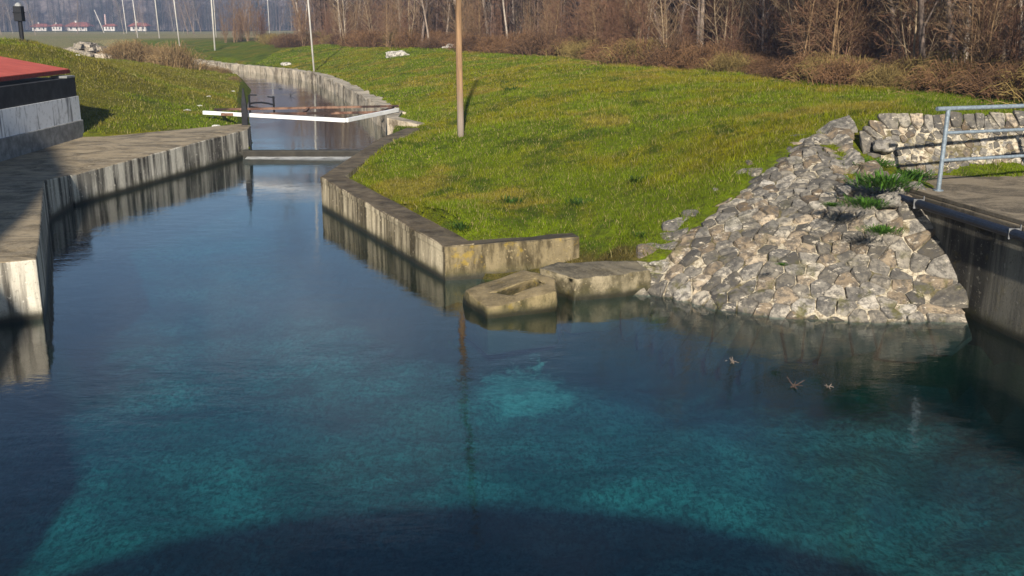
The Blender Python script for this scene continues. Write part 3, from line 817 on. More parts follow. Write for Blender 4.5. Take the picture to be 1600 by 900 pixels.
rc = [at(768, 458, .235), at(838, 434, .365), at(853, 442, .345), at(800, 463, .25)]
rc = [at(770, 457, .245), at(836, 434, .37), at(853, 441, .35), at(797, 459, .265)]
blob_block("concrete_block", tp, bt, C_BLOCK, "tilted mossy concrete block with a slot in its top, half sunk in the pool", "block", recess=rc, sub=3, rough=.02)
tp = [at(902, 435, .33), at(962, 430, .33), at(1018, 421, .36), at(994, 408, .42), at(872, 408, .44), at(840, 418, .42)]
bt = [at(893, 470, 0), at(965, 463, 0), at(1022, 456, 0), at(1000, 440, 0), at(880, 440, 0), at(868, 455, 0)]
bt = [Vector((p.x, p.y, -.5)) for p in bt]
blob_block("concrete_slab", tp, bt, C_SLAB, "flat grey topped slab lying between the slotted block and the stone slope", "slab", sub=3, rough=.03)

# ------------------------------------------------------------------ gate barrier over the weir
RUST = m_rust("rusted_steel"); BLACK = m_plain("black_steel", (.012, .012, .014), .6, .2, 10, .3)
gt = thing("gate_frame", at(540, 188, 1.1), "white and rusty steel frame spanning the canal above the weir", "gate")
zL = 1.10
pl, pm, pr = at(318, 173, zL), at(540, 185, zL), at(621, 169, zL)
mb = MB(); mb.beam(pl, pm, .09, .11); mb.build("white_beam", WHITE, gt, bevel=.008)
mb = MB(); mb.beam(pm + (pr - pm).normalized() * .06, pr, .09, .115); mb.build("white_beam", WHITE, gt, bevel=.008)
q0, q1 = at(334, 169.5, zL + .02), at(623, 164, zL + .02)
mb = MB(); mb.beam(q0, q1, .05, .07); mb.build("rear_beam", RUST, gt)
q2, q3 = at(345, 177, zL - .02), at(600, 173.5, zL - .02)
mb = MB(); mb.beam(q2, q3, .05, .075); mb.build("inner_beam", RUST, gt)
for f in (.02, .5, .97):
    mb = MB(); mb.beam(q0.lerp(q1, f) + Vector((0, 0, -.03)), q2.lerp(q3, f) + Vector((0, 0, -.01)), .07, .06); mb.build("cross_strut", RUST, gt)
# dark gate post on the left abutment
gp = at(386, 197, .77)
mb = MB()
vs = []
for z, w in ((gp.z - .5, .085), (gp.z + .42, .085), (gp.z + .66, .07), (gp.z + .90, .04), (gp.z + 1.08, .02)):
    for sx, sy in ((-1, -1), (1, -1), (1, 1), (-1, 1)): vs.append((gp.x - .10 + sx * w, gp.y + .2 + sy * w * .6, z))
fs = [(i * 4 + k, i * 4 + (k + 1) % 4, (i + 1) * 4 + (k + 1) % 4, (i + 1) * 4 + k) for i in range(4) for k in range(4)] + [(3, 2, 1, 0), (16, 17, 18, 19)]
mb.add(vs, fs)
tag(mb.build("sluice_post", BLACK, recalc=True, bevel=.01), "black tapering steel post at the left end of the weir", "post")
tr = thing("trestle", at(408, 166, UP_Z), "low dark metal trestle standing in the canal behind the gate frame", "trestle")
ta, tb_ = at(390, 164, UP_Z), at(428, 166, UP_Z)
for q in (ta, tb_):
    mb = MB(); mb.tube([q - Vector((0, 0, .6)), q + Vector((0, 0, .42))], .045, 6); mb.build("leg", BLACK, tr)
mb = MB(); mb.tube([ta + (tb_ - ta) * f + Vector((0, 0, .06 + .07 * math.sin(f * math.pi))) for f in (0, .25, .5, .75, 1)], .04, 6); mb.build("cross_bar", BLACK, tr)
mb = MB(); mb.tube([ta + Vector((0, 0, .42)), ta + Vector((.33, 0, .42))], .03, 6); mb.build("top_bar", BLACK, tr)
mb = MB(); mb.tube([tb_ + Vector((-.25, 0, .40)), tb_ + Vector((.05, 0, .36))], .03, 6); mb.build("top_bar", BLACK, tr)

# ------------------------------------------------------------------ low building on the left
TIN = NT("red_roof_sheet")
P = TIN.pos(); wv = TIN.n("ShaderNodeTexWave"); TIN.put(wv.inputs[0], P); wv.inputs['Scale'].default_value = 1.6; wv.bands_direction = 'Y'; wv.wave_profile = 'SIN'
nz_ = TIN.noise(P, 2.5, 5, .6)
TIN = TIN.bsdf(TIN.mix(TIN.ramp(nz_, .35, .7), (.45, .075, .040), (.56, .11, .060)), .6, TIN.bump(wv.outputs[0], .4, .03))
WALLW = NT("streaked_whitewash"); P = WALLW.pos()
s_ = WALLW.noise(WALLW.scale(P, (4, 4, .35)), 1, 5, .7); s3 = WALLW.noise(P, 7, 5, .7)
c_ = WALLW.mix(WALLW.ramp(s_, .53, .64, 0, .8), (.88, .89, .90), (.12, .12, .13))
c_ = WALLW.mix(WALLW.ramp(s3, .5, .7, 0, .5), c_, (.35, .35, .34))
WALLW = WALLW.bsdf(c_, .9, WALLW.bump(s3, .2, .01))
BAND = m_plain("dark_band", (.030, .030, .032), .8, 0, 3, .5); PLINTH = m_plain("grey_plinth", (.27, .27, .26), .9, 0, 4, .35)
FASC = m_plain("red_fascia", (.22, .03, .025), .6)
hx, hy0, hy1 = -11.62, 13.5, 27.9
hs = thing("service_building", (hx - 2, 24, .6), "low whitewashed building with a red sheet roof by the quay", "building")
def hbox(nm, x1, z0, z1, mat, y1=hy1, x0=-17.0, bev=.0):
    mb = MB(); mb.box((x0, hy0, z0), (x1, y1, z1)); return mb.build(nm, mat, hs, bevel=bev)
hbox("plinth", hx + .045, .0, 1.18, PLINTH, bev=.02)
hbox("wall", hx, 1.181, 1.81, WALLW, hy1 - .04)
hbox("dark_band", hx - .03, 1.811, 2.30, BAND, hy1 - .08)  # upper strip of the wall, darker than the whitewash below
mb = MB(); mb.box((hx - .45, hy1 - .6, 2.302), (hx - .02, hy1 - .09, 2.36)); mb.build("wall_cap", PLINTH, hs, bevel=.01)
ex, ez = -11.86, 2.46
def roof_pt(x, y, dz=0): return (x, y, ez + (ex - x) * .185 + dz)
ry1 = 28.0
mb = MB()
xa, xb = ex, -18.0
mb.add([roof_pt(xa, hy0 - .3), roof_pt(xb, hy0 - .3), roof_pt(xb, ry1), roof_pt(xa, ry1), roof_pt(xa, hy0 - .3, .05), roof_pt(xb, hy0 - .3, .05), roof_pt(xb, ry1, .05), roof_pt(xa, ry1, .05)],
       [(0, 1, 2, 3), (4, 7, 6, 5), (0, 3, 7, 4), (1, 0, 4, 5), (2, 1, 5, 6), (3, 2, 6, 7)])
mb.build("roof", TIN, hs, recalc=True)
mb = MB(); mb.box((ex - .02, hy0 - .3, ez - .06), (ex + .015, ry1 + .02, ez + .035)); mb.build("fascia", FASC, hs)

# black box on a post, on the mound
bx = at(40, 60, 3.0); bx = Vector((-18.6, 40.0, gz(-18.6, 40.0)))
pb = thing("post_box", bx, "black box on a post atop the grass mound", "post")
mb = MB(); mb.tube([bx - Vector((0, 0, .4)), bx + Vector((0, 0, .95))], .085, 8); mb.build("post", BLACK, pb)
mb = MB(); mb.box((bx.x - .15, bx.y - .15, bx.z + .72), (bx.x + .15, bx.y + .15, bx.z + 1.27)); mb.box((bx.x - .17, bx.y - .17, bx.z + 1.02), (bx.x + .17, bx.y + .17, bx.z + 1.06)); mb.build("box", BLACK, pb, bevel=.02)
mb = MB(); mb.tube([bx + Vector((0, 0, 1.27)), bx + Vector((0, 0, 1.34)), bx + Vector((0, 0, 1.40))], [.13, .11, .03], 10); mb.build("cap", PLINTH, pb)

# ------------------------------------------------------------------ poles
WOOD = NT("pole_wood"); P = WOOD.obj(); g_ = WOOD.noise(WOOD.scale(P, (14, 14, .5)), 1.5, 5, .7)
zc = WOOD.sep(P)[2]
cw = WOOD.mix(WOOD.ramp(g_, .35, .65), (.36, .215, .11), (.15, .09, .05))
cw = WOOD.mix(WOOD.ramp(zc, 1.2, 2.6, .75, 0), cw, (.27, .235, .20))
cw = WOOD.mix(WOOD.ramp(zc, 3.0, 5.5, 0, .88), cw, (.035, .024, .016))  # upper shaft colour darkened to make its reflection in the water dark
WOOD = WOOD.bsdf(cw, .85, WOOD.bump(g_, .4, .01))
LAMPM = m_plain("pole_concrete_grey", (.50, .47, .42), .8, 0, 2, .15)
px_, py_ = -1.2, 24.2
pz = gz(px_, py_)
wp = thing("utility_pole", (px_, py_, pz), "tall tan wooden pole on the grass bank beside the pool", "pole")
mb = MB()
pp_ = []
for i in range(13):
    f = i / 12; z = f * 8.3
    pp_.append((px_ - .01 * z + .62 * max(0, f - .3) ** 1.6 , py_, pz - .3 + z))
mb.tube(pp_, [.080 - .022 * i / 12 for i in range(13)], 14)
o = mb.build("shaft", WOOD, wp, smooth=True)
mb = MB(); mb.tube([(pp_[-1][0], py_, pz + 8.0), (pp_[-1][0], py_, pz + 8.09)], [.075, .03], 12); mb.build("cap", PLINTH, wp)
def lamp_pole(px, py, z, h, label, r=.055, arm=True, leanx=0.):
    b = at(px, py, z); g0 = gz(b.x, b.y)
    b.z = g0
    t_ = thing("lamp_post", b, label, "lamp post", "slender pale posts along the canal and fields")
    mb = MB(); mb.tube([b - Vector((0, 0, .3)), b + Vector((leanx * .5, 0, h * .5)), b + Vector((leanx, 0, h))], [r, r * .8, r * .55], 8); mb.build("shaft", LAMPM, t_, smooth=True)
    if arm:
        top = b + Vector((leanx, 0, h))
        mb = MB(); mb.tube([top, top + Vector((-.25, 0, .18)), top + Vector((-.75, 0, .22))], [r * .55, r * .5, r * .4], 6); mb.build("arm", LAMPM, t_)
        e_ = top + Vector((-.95, 0, .22))
        mb = MB(); mb.tube([e_ - Vector((.28, 0, 0)), e_, e_ + Vector((.22, 0, 0))], [.03, .09, .04], 8); mb.build("lamp_head", GALV, t_)
lamp_pole(491, 111, .82, 9.0, "pale lamp post at the upper canal wall behind the white gate frame", .06, leanx=-.35)
lamp_pole(336, 80, 1.0, 9.5, "pale lamp post far up the right canal bank, thickest of the distant ones", .085)
lamp_pole(338, 60, 1.05, 12, "thin faint post close behind the thicker lamp post on the far bank", .07, False)
lamp_pole(281, 72, 1.0, 10, "pale leaning lamp post on the right edge of the dry shrubs", .075, leanx=-.5)
lamp_pole(249.5, 62, 1.05, 11, "tall slim post rising from behind the dry shrubs by the red roofed house", .09, leanx=-.4)
lamp_pole(215.5, 60, 1.05, 6.3, "lamp post with a curved arm above the dry shrubs", .085, leanx=-.3)
lamp_pole(198, 50, 1.05, 8.5, "grey post at the small house with the pink mast", .12, False, leanx=-.4)
lamp_pole(163, 48, 1.05, 5.5, "short leaning white post between the far houses", .13, False, leanx=-2.0)
lamp_pole(421, 50, 1.1, 14, "thin white post before the hazy hill, near the dark thicket", .10, False)

# ------------------------------------------------------------------ far houses
RT_ = m_plain("far_tile_roof", (.26, .085, .06), .85, 0, .6); HW = m_plain("far_white_wall", (.58, .54, .49), .85, 0, .5, .3)
GLS = m_plain("dark_window_glass", (.03, .035, .045), .2, 0, 1, .2); SHUT = m_plain("brown_shutter", (.10, .06, .04), .8)
def house(px0, px1, pyb, D, hwall, label, mast=False, dark_top=False):
    u0 = (px0 - 800) / FPX * D; u1 = (px1 - 800) / FPX * D
    x0, x1 = min(u0, u1), max(u0, u1); w = x1 - x0; dep = w * .7
    z0 = gz((x0 + x1) / 2, D)
    hh = thing("house", ((x0 + x1) / 2, D, z0), label, "house", "far houses at the foot of the hill")
    mb = MB(); mb.box((x0, D, z0 - .5), (x1, D + dep, z0 + hwall)); mb.build("wall", HW, hh)
    mb = MB(); o_ = w * .12; yr = D + dep / 2; zr = z0 + hwall + w * .20
    e0_, e1_ = z0 + hwall - .05, z0 + hwall
    mb.add([(x0 - o_, D - o_, e1_), (x1 + o_, D - o_, e1_), (x1 + o_, D + dep + o_, e1_), (x0 - o_, D + dep + o_, e1_), (x0 + w * .12, yr, zr), (x1 - w * .12, yr, zr),
            (x0 - o_, D - o_, e1_ - .12), (x1 + o_, D - o_, e1_ - .12), (x1 + o_, D + dep + o_, e1_ - .12), (x0 - o_, D + dep + o_, e1_ - .12)],
           [(0, 1, 5, 4), (1, 2, 5), (2, 3, 4, 5), (3, 0, 4), (0, 6, 7, 1), (1, 7, 8, 2), (2, 8, 9, 3), (3, 9, 6, 0), (6, 9, 8, 7)])
    mb.build("roof", RT_, hh, recalc=True)
    for f in (.2, .5, .8):
        xc = x0 + w * f
        mb = MB(); mb.box((xc - w * .05, D - .05, z0 + hwall * .35), (xc + w * .05, D + .02, z0 + hwall * .78)); fr_ = mb.build("window", SHUT, hh)
        mb = MB(); mb.box((xc - w * .04, D - .07, z0 + hwall * .39), (xc + w * .04, D - .052, z0 + hwall * .74)); pn = mb.build("pane", GLS, fr_)
    if mast:
        mb = MB(); mb.tube([(x0 + w * .1, D + 1, z0), (x0 + w * .1, D + 1, z0 + hwall * 3.4)], .25, 6); mb.build("mast", m_plain("pink_mast", (.55, .38, .34), .8), hh)
    else:
        mb = MB(); mb.box((x0 + w * .3, yr - .3, zr - .4), (x0 + w * .38, yr + .3, zr + .5)); mb.build("chimney", HW, hh)
house(73, 95, 49, 385, 1.5, "small far white house nearest the black post box")
house(126, 156, 49, 392, 1.7, "long low white far house left of the leaning white post")
house(182, 198, 48, 380, 1.7, "narrow far house with a pink mast at its corner", True)
house(222, 246, 48, 372, 1.7, "white far house with the brightest red roof beside the tall slim post")
house(103, 118, 46, 402, 1.8, "grey brown roofed far house partly hidden among dark trees")

# ------------------------------------------------------------------ hills
hxs = np.arange(-740, 741, 6.0); hys = np.arange(412, 745, 6.0)
HX, HY = np.meshgrid(hxs, hys)
rise = np.clip((HY - 420 - 30 * (fbm(HX * .006, HY * .006, 91) - .5)) / 230, 0, 1); rise = rise ** 1.1
HZ = -2.6 + rise * (70 + 30 * (fbm(HX * .006 + 5, HY * .006, 93) - .5)) + rise ** .5 * (fbm(HX * .05, HY * .05, 95) - .5) * 12 + (vnoise(HX * .11, HY * .11, 97) - .5) * 5 * np.clip(rise * 30, 0, 1)
hid = (np.arange(len(hys) - 1)[:, None] * len(hxs) + np.arange(len(hxs) - 1)[None, :])
hq = np.stack([hid, hid + 1, hid + len(hxs) + 1, hid + len(hxs)], -1).reshape(-1, 4)
t = NT("wooded_hillside"); P = t.pos()
hn = t.noise(t.scale(P, (1, 1, .35)), .12, 8, .75); hb = t.noise(P, .018, 4, .6); hf = t.noise(t.scale(P, (1, 1, .25)), .45, 4, .7)
c = t.mix(t.ramp(hn, .36, .64), (.050, .040, .040), (.27, .215, .19))
c = t.mix(t.ramp(hb, .54, .66, 0, .85), c, (.025, .045, .036))
c = t.mix(t.ramp(hf, .58, .72, 0, .6), c, (.33, .28, .25))
tag(np_mesh("hills", np.stack([HX, HY, HZ], -1).reshape(-1, 3), hq.ravel(), 4, t.bsdf(c, 1., t.bump(hn, .8, 4.), 0, .05), None, True), kind="structure")

# ------------------------------------------------------------------ trees
BARK = m_attr("bark", .95, .45, 6.)
def rdir(rg, d, spread):
    v = Vector((rg.gauss(0, 1), rg.gauss(0, 1), rg.gauss(0, 1))).normalized()
    return (d + v * spread).normalized()
def grow(mb, rg, p, d, L, r, lev, maxlev, col, twigcol, kids, up=.25, n0=6, start=.25):
    k = 5 if lev == 0 else (4 if lev == 1 else 3)
    pts, rad = [p.copy()], [r]
    q, dd = p.copy(), d.copy()
    for i in range(k):
        dd = (rdir(rg, dd, .10 + .09 * lev) + Vector((0, 0, up * .12))).normalized()
        q = q + dd * (L / k); pts.append(q.copy()); rad.append(max(.004, r * (1 - (i + 1) / k * (.72 if lev < maxlev else .85))))
    mb.tube(pts, rad, n0 if lev == 0 else (4 if lev == 1 else 3), col if lev < maxlev - 1 else twigcol, cap=False)
    if lev >= maxlev: return
    m = kids[lev]
    for j in range(m):
        f = start + (1 - start) * (j + rg.random()) / m if lev == 0 else .2 + .8 * (j + rg.random()) / m
        i = min(k - 1, int(f * k)); a = pts[i].lerp(pts[i + 1], f * k - i)
        ax = (pts[i + 1] - pts[i]).normalized()
        s = rdir(rg, Vector((0, 0, 0)), 1.); s = (s - ax * s.dot(ax)).normalized()
        nd = (ax * rg.uniform(.55, 1.0) + s * rg.uniform(.5, .95)).normalized()
        grow(mb, rg, a, nd, L * rg.uniform(.28, .5) * (1.15 - .55 * f if lev == 0 else 1), max(.005, rad[i] * rg.uniform(.35, .55)), lev + 1, maxlev, col, twigcol, kids, up)
def make_tree(name, seed, h, r, kids, col, twig, label, cat, group, start=.25, lean=.05, stems=1):
    rg = random.Random(seed)
    root = thing(name, (0, 0, 0), label, cat, group)
    tm, cm = MB(), MB()
    for s in range(stems):
        a = Vector((rg.gauss(0, .12), rg.gauss(0, .12), -.25)) if stems > 1 else Vector((0, 0, -.25))
        d = (Vector((0, 0, 1)) + Vector((rg.gauss(0, 1), rg.gauss(0, 1), 0)) * (lean if stems == 1 else .16)).normalized()
        hh = h * (1 if s == 0 else rg.uniform(.5, .95)); rr = r * (1 if s == 0 else rg.uniform(.5, .9))
        k = 8; pts, rad = [a.copy()], [rr]; q, dd = a.copy(), d
        for i in range(k):
            dd = (rdir(rg, dd, .07) + Vector((0, 0, .05))).normalized(); q = q + dd * (hh / k); pts.append(q.copy()); rad.append(max(.006, rr * (1 - (i + 1) / k * .88)))
        rad[0] *= 1.25
        tm.tube(pts, rad, 7, col, cap=False)
        m = kids[0]
        for j in range(m):
            f = start + (1 - start) * (j + rg.random()) / m; f = min(f, .99)
            i = min(k - 1, int(f * k)); b = pts[i].lerp(pts[i + 1], f * k - i); ax = (pts[i + 1] - pts[i]).normalized()
            sd = rdir(rg, Vector((0, 0, 0)), 1.); sd = (sd - ax * sd.dot(ax)).normalized()
            nd = (ax * rg.uniform(.5, 1.0) + sd * rg.uniform(.5, 1.)).normalized()
            grow(cm, rg, b, nd, hh * rg.uniform(.16, .34) * (1.2 - .6 * f), max(.008, rad[i] * rg.uniform(.3, .5)), 1, len(kids), col, twig, kids, .3)
    tm.build("trunk", BARK, root, smooth=True); cm.build("crown", BARK, root)
    return root
TREES = [
    make_tree("bare_tree", 3, 13, .10, (28, 6, 5), (.30, .23, .175), (.21, .145, .11), "tall bare pale barked tree in the winter wood behind the grass bank", "tree", "bare trees in the winter wood", .22),
    make_tree("bare_tree", 8, 15, .12, (28, 6, 5), (.20, .15, .12), (.17, .115, .09), "tall bare grey brown tree in the winter wood behind the grass bank", "tree", "bare trees in the winter wood", .15, .08),
    make_tree("bare_tree", 12, 11, .075, (28, 7, 4), (.42, .35, .28), (.24, .17, .135), "slim whitish leafless tree in the winter wood behind the grass bank", "tree", "bare trees in the winter wood", .3, .10),
]
SAPS = [
    make_tree("sapling", 21, 5.5, .040, (14, 5, 4), (.25, .16, .085), (.22, .13, .075), "thin brown multi stemmed sapling in the thicket at the wood's edge", "sapling", "saplings in the thicket", .12, .1, 5),
    make_tree("sapling", 25, 4.2, .032, (12, 6, 4), (.17, .095, .06), (.19, .10, .06), "reddish brown bushy sapling in the thicket at the wood's edge", "sapling", "saplings in the thicket", .06, .1, 6),
    make_tree("sapling", 29, 6.5, .05, (16, 5, 4), (.34, .25, .155), (.25, .17, .095), "straw coloured upright sapling in the thicket at the wood's edge", "sapling", "saplings in the thicket", .2, .08, 3),
]
def make_bramble(seed, col, col2, label, name="bramble", h=1.0, leaf=True):
    rg = random.Random(seed); mb = MB()
    for k in range(430):
        a = rg.uniform(0, 2 * math.pi); rr = abs(rg.gauss(0, .55))
        p = Vector((rr * math.cos(a), rr * math.sin(a), -.1)); a2 = a + rg.gauss(0, 1.0)
        H_ = h * rg.uniform(.35, 1.15) * max(.35, 1 - rr * .35); out = rg.uniform(.15, .75)
        d = Vector((math.cos(a2), math.sin(a2), 0))
        pts = [p, p + d * out * .25 + Vector((0, 0, H_ * .6)), p + d * out * .65 + Vector((0, 0, H_)), p + d * out * 1.1 + Vector((0, 0, H_ * rg.uniform(.6, 1.0)))]
        f = rg.random(); br = rg.uniform(.6, 1.3); c = tuple((x * (1 - f) + y * f) * br for x, y in zip(col, col2))
        mb.tube(pts, [.011, .009, .007, .004], 3, c, cap=False)
        for j in range(3 if leaf else 2):
            q = pts[1].lerp(pts[3], rg.random()); v = Vector((rg.gauss(0, 1), rg.gauss(0, 1), rg.gauss(0, .7))).normalized() * rg.uniform(.05, .22)
            w = v.cross(Vector((rg.random(), rg.random(), rg.random()))).normalized() * rg.uniform(.005, .014)
            mb.add([q - w * .5, q + v * .5 + w, q + v, q + v * .5 - w], [(0, 1, 2, 3)], c)
    o = mb.build(name, BARK)
    return tag(o, label, "bramble" if name == "bramble" else "shrub", "brambles along the foot of the wood" if name == "bramble" else "dry shrubs on the left bank")
BRAM = [make_bramble(41, (.14, .072, .036), (.24, .135, .065), "red brown bramble mound between the green bank and the wood"),
        make_bramble(42, (.15, .11, .036), (.28, .20, .07), "straw and olive bramble mound between the green bank and the wood"),
        make_bramble(43, (.085, .048, .027), (.16, .09, .048), "dark brown bramble mound between the green bank and the wood")]
SHRB = make_bramble(44, (.19, .115, .05), (.30, .21, .10), "tan leafless shrub on the left bank above the canal", "shrub", 1.25)
used = set()
def plant(proto, x, y, s, rz, sz=1., sink=0.):
    if proto.name in used: o = copy_tree(proto)
    else: o = proto; used.add(proto.name)
    o.location = (x, y, gz(x, y) - sink); o.rotation_euler = (random.uniform(-.04, .04), random.uniform(-.04, .04), rz); o.scale = (s, s, s * sz)
    return o
def crest_x(y): return float(np.interp(y, cy, cx))
rg = random.Random(77)
# trees: y chosen along the crest, pushed behind it
n_t = 0
while n_t < 230:
    y = 20 + 110 * rg.random() ** 1.15; off = 3.0 + (4 + y * .55) * rg.random() ** 1.2
    x = crest_x(y) + off
    px = 800 + FPX * x / y
    if px > 1750 or px < 470: continue
    k = rg.choices([0, 1, 2], [.35, .4, .25])[0]
    plant(TREES[k], x, y, rg.uniform(.7, 1.15), rg.uniform(0, 6.28)); n_t += 1
n_s = 0
while n_s < 250:
    y = 19 + 100 * rg.random() ** 1.35; off = 1.6 + (2.5 + y * .22) * rg.random() ** 1.1
    x = crest_x(y) + off
    px = 800 + FPX * x / y
    if px > 1720 or px < 440: continue
    k = rg.choices([0, 1, 2], [.35, .4, .25])[0]
    plant(SAPS[k], x, y, rg.uniform(.55, 1.1), rg.uniform(0, 6.28)); n_s += 1
n_b = 0
while n_b < 260:
    y = 17.8 + 85 * rg.random() ** 1.5; off = .9 + (1.5 + y * .09) * rg.random() ** 1.3
    x = crest_x(y) + off
    px = 800 + FPX * x / y
    if px > 1700 or px < 430: continue
    k = rg.choices([0, 1, 2], [.40, .6 if px > 1200 else .15, .2])[0]
    s = rg.uniform(.55, 1.0) * (1 if y < 40 else 1.25)
    plant(BRAM[k], x, y, s, rg.uniform(0, 6.28), rg.uniform(.75, 1.15)); n_b += 1
for k in range(26):
    y = rg.uniform(190, 330); px = rg.choice([rg.uniform(-20, 60), rg.uniform(255, 470), rg.uniform(60, 250)]); z_ = rg.uniform(.5, 1.0) * (.6 if 60 < px < 250 else 1)
    plant(TREES[k % 3], (px - 800) / FPX * y, y, z_, rg.uniform(0, 6.28))
for k in range(9):
    y = rg.uniform(112, 126); x = (rg.uniform(362, 425) - 800) / FPX * y
    plant(SAPS[k % 2], x, y, rg.uniform(.7, 1.15), rg.uniform(0, 6.28))
for k in range(16):
    px = rg.uniform(172, 290); p = at(px, rg.uniform(88, 101) if px < 250 else rg.uniform(92, 104), 1.3)
    plant(SHRB, p.x, p.y, rg.uniform(.8, 1.35), rg.uniform(0, 6.28), .9)
for px, py in ((318, 108), (338, 112), (352, 116), (366, 124)):
    p = at(px, py, .75); plant(SHRB, p.x, p.y, rg.uniform(.35, .55), rg.uniform(0, 6.28), .7)

# distant woods: one mass of far bare trees
def far_woods(name, spots, label):
    n = len(spots); V, F, C = [], [], []
    rgn = np.random.default_rng(5)
    base = 0
    for (x, y, z, h, c) in spots:
        r = h * .010; lean = rgn.normal(0, .03, 2) * h
        a = np.array([x, y, z - .3]); b = np.array([x + lean[0], y + lean[1], z + h])
        tri = np.array([[1, 0, 0], [-.5, .87, 0], [-.5, -.87, 0]])
        V.append(np.r_[a + tri * r, b + tri * r * .25])
        F.append(np.array([[0, 1, 4], [0, 4, 3], [1, 2, 5], [1, 5, 4], [2, 0, 3], [2, 3, 5]]) + base); C.append(np.tile(c, (6, 1))); base += 6
        m = 56
        f = rgn.uniform(.12, 1, m); p = a + (b - a) * f[:, None]
        ang = rgn.uniform(0, 6.283, m); L = h * rgn.uniform(.10, .30, m) * (1.15 - .6 * f); upv = rgn.uniform(.3, 1.2, m)
        d = np.stack([np.cos(ang), np.sin(ang), upv], -1); d /= np.linalg.norm(d, axis=1)[:, None]
        q = p + d * L[:, None]; w = np.stack([-np.sin(ang), np.cos(ang), np.zeros(m)], -1) * (h * .0026)
        # each limb ends in a forked spray
        q2 = q + (d + rgn.normal(0, .5, (m, 3))) * L[:, None] * .45; q3 = p + d * L[:, None] * .5 + (d + rgn.normal(0, .6, (m, 3))) * L[:, None] * .6
        b1 = p + d * L[:, None] * .35; b2 = p + d * L[:, None] * .65; w2 = w * .7
        vv = np.stack([p - w, p + w, q, b2 - w2, b2 + w2, q2, b1 - w2, b1 + w2, q3], 1).reshape(-1, 3); V.append(vv)
        F.append((np.arange(m * 9) + base).reshape(-1, 3))
        C.append(np.tile(c * rgn.uniform(.7, 1.2), (m * 9, 1))); base += m * 9
    o = np_mesh(name, np.concatenate(V), np.concatenate(F).ravel(), 3, BARK, np.concatenate(C))
    return tag(o, label, "woods", kind="stuff")
spots = []
pal = [np.array([.18, .12, .09]), np.array([.23, .155, .12]), np.array([.12, .08, .06]), np.array([.36, .29, .24])]
while len(spots) < 3400:
    y = 30 + 190 * rg.random() ** .8; x = crest_x(min(y, 150)) + 6 + (12 + y * 1.0) * rg.random()
    px = 800 + FPX * x / y
    if px > 1750 or px < 500: continue
    spots.append((x, y, gz(x, y), rg.uniform(4, 13), pal[rg.choices([0, 1, 2, 3], [.4, .3, .2, .1])[0]]))
far_woods("winter_woods", spots, "brown mass of leafless woods filling the view behind the grass bank")
spots = []
while len(spots) < 1500:
    y = rg.uniform(345, 450); px = rg.uniform(-250, 560); x = (px - 800) / FPX * y
    spots.append((x, y, gz(x, y) - .5 + max(0, y - 425) * .25, rg.uniform(5, 17) if (y > 405 or px > 262 or px < 58) else rg.uniform(1.5, 4), [np.array([.16, .13, .12]), np.array([.10, .085, .08]), np.array([.035, .05, .04]), np.array([.26, .21, .18])][rg.choices([0, 1, 2, 3], [.4, .3, .2, .1])[0]]))
far_woods("hill_foot_woods", spots, "blue grey hazy trees along the foot of the far hill")

# ------------------------------------------------------------------ grass
def blades(name, n, sampler, label, lmin, lmax, wid, colf=None):
    x, y = sampler(n); z = ground_z(x, y); m = len(x)
    ang = RNG.uniform(0, 6.283, m); L = RNG.uniform(lmin, lmax, m); tilt = RNG.uniform(.15, 1.0, m)
    d = RNG.uniform(0, 6.283, m)
    tip = np.stack([x + np.cos(d) * L * tilt, y + np.sin(d) * L * tilt, z + L], -1)
    w = wid * RNG.uniform(.6, 1.3, m)
    wx, wy = np.cos(ang) * w, np.sin(ang) * w
    V = np.stack([np.stack([x - wx, y - wy, z - .015], -1), np.stack([x + wx, y + wy, z - .015], -1), tip], 1).reshape(-1, 3)
    c = turf_col(x, y) if colf is None else colf(x, y)
    c = c * (RNG.uniform(.6, 1.4, m) * (.6 + .8 * fbm(x * 2.1, y * 2.1, 19)))[:, None]
    dry = RNG.random(m) < .13; c[dry] = np.array([.36, .30, .12]) * RNG.uniform(.6, 1.2, dry.sum())[:, None]
    C = np.repeat(np.clip(c, 0, 1), 3, 0)
    return V, C
def ok_mask(x, y):
    s = (poly_sd(x, y, POOL) < -.44 - .22 * fbm(x * 1.7, y * 1.7, 23)) & (poly_sd(x, y, UP_POLY) < -.35) & (poly_sd(x, y, RIP) < .04)
    s &= ~((x > -1.2) & (x < 1.1) & (y < 15.3) & (RNG.random(x.shape) < .75))
    s &= ~((x > 5.4) & (y < 17.3) & ~((x > 6.3) & (y > 16.0) & (y < 16.25 + (x - 6) * .13))) & ~((x < -9.2) & (y < 27.9)) & ~((x < -7.6) & (y < 31 + (x + 8) * 1.0))
    return s & (beyond(x, y) < .9)
def samp_right(y0, y1):
    def f(n):
        y = RNG.uniform(y0, y1, n); x = RNG.uniform(-18, 11, n); k = ok_mask(x, y) & (x > np.interp(y, [14, 21, 29, 45, 66, 85], [-3, -4.5, -4, -8, -15, -26])); return x[k], y[k]
    return f
def samp_left(n):
    y = RNG.uniform(27.9, 62, n); x = RNG.uniform(-26, -7, n); k = ok_mask(x, y) & (x < np.interp(y, [27, 31, 44, 63], [-7.5, -7.6, -11.5, -16.5])); return x[k], y[k]
GRASS = m_attr("grass_blade", .75, .15, 3., 0, .35)
VV, CC = [], []
for (n, s, a, b, w) in ((300000, samp_right(14, 22), .02, .065, .006), (360000, samp_right(22, 38), .025, .07, .009), (240000, samp_right(38, 82), .03, .08, .018), (130000, samp_left, .03, .08, .014)):
    v, c = blades("g", n, s, "", a, b, w); VV.append(v); CC.append(c)
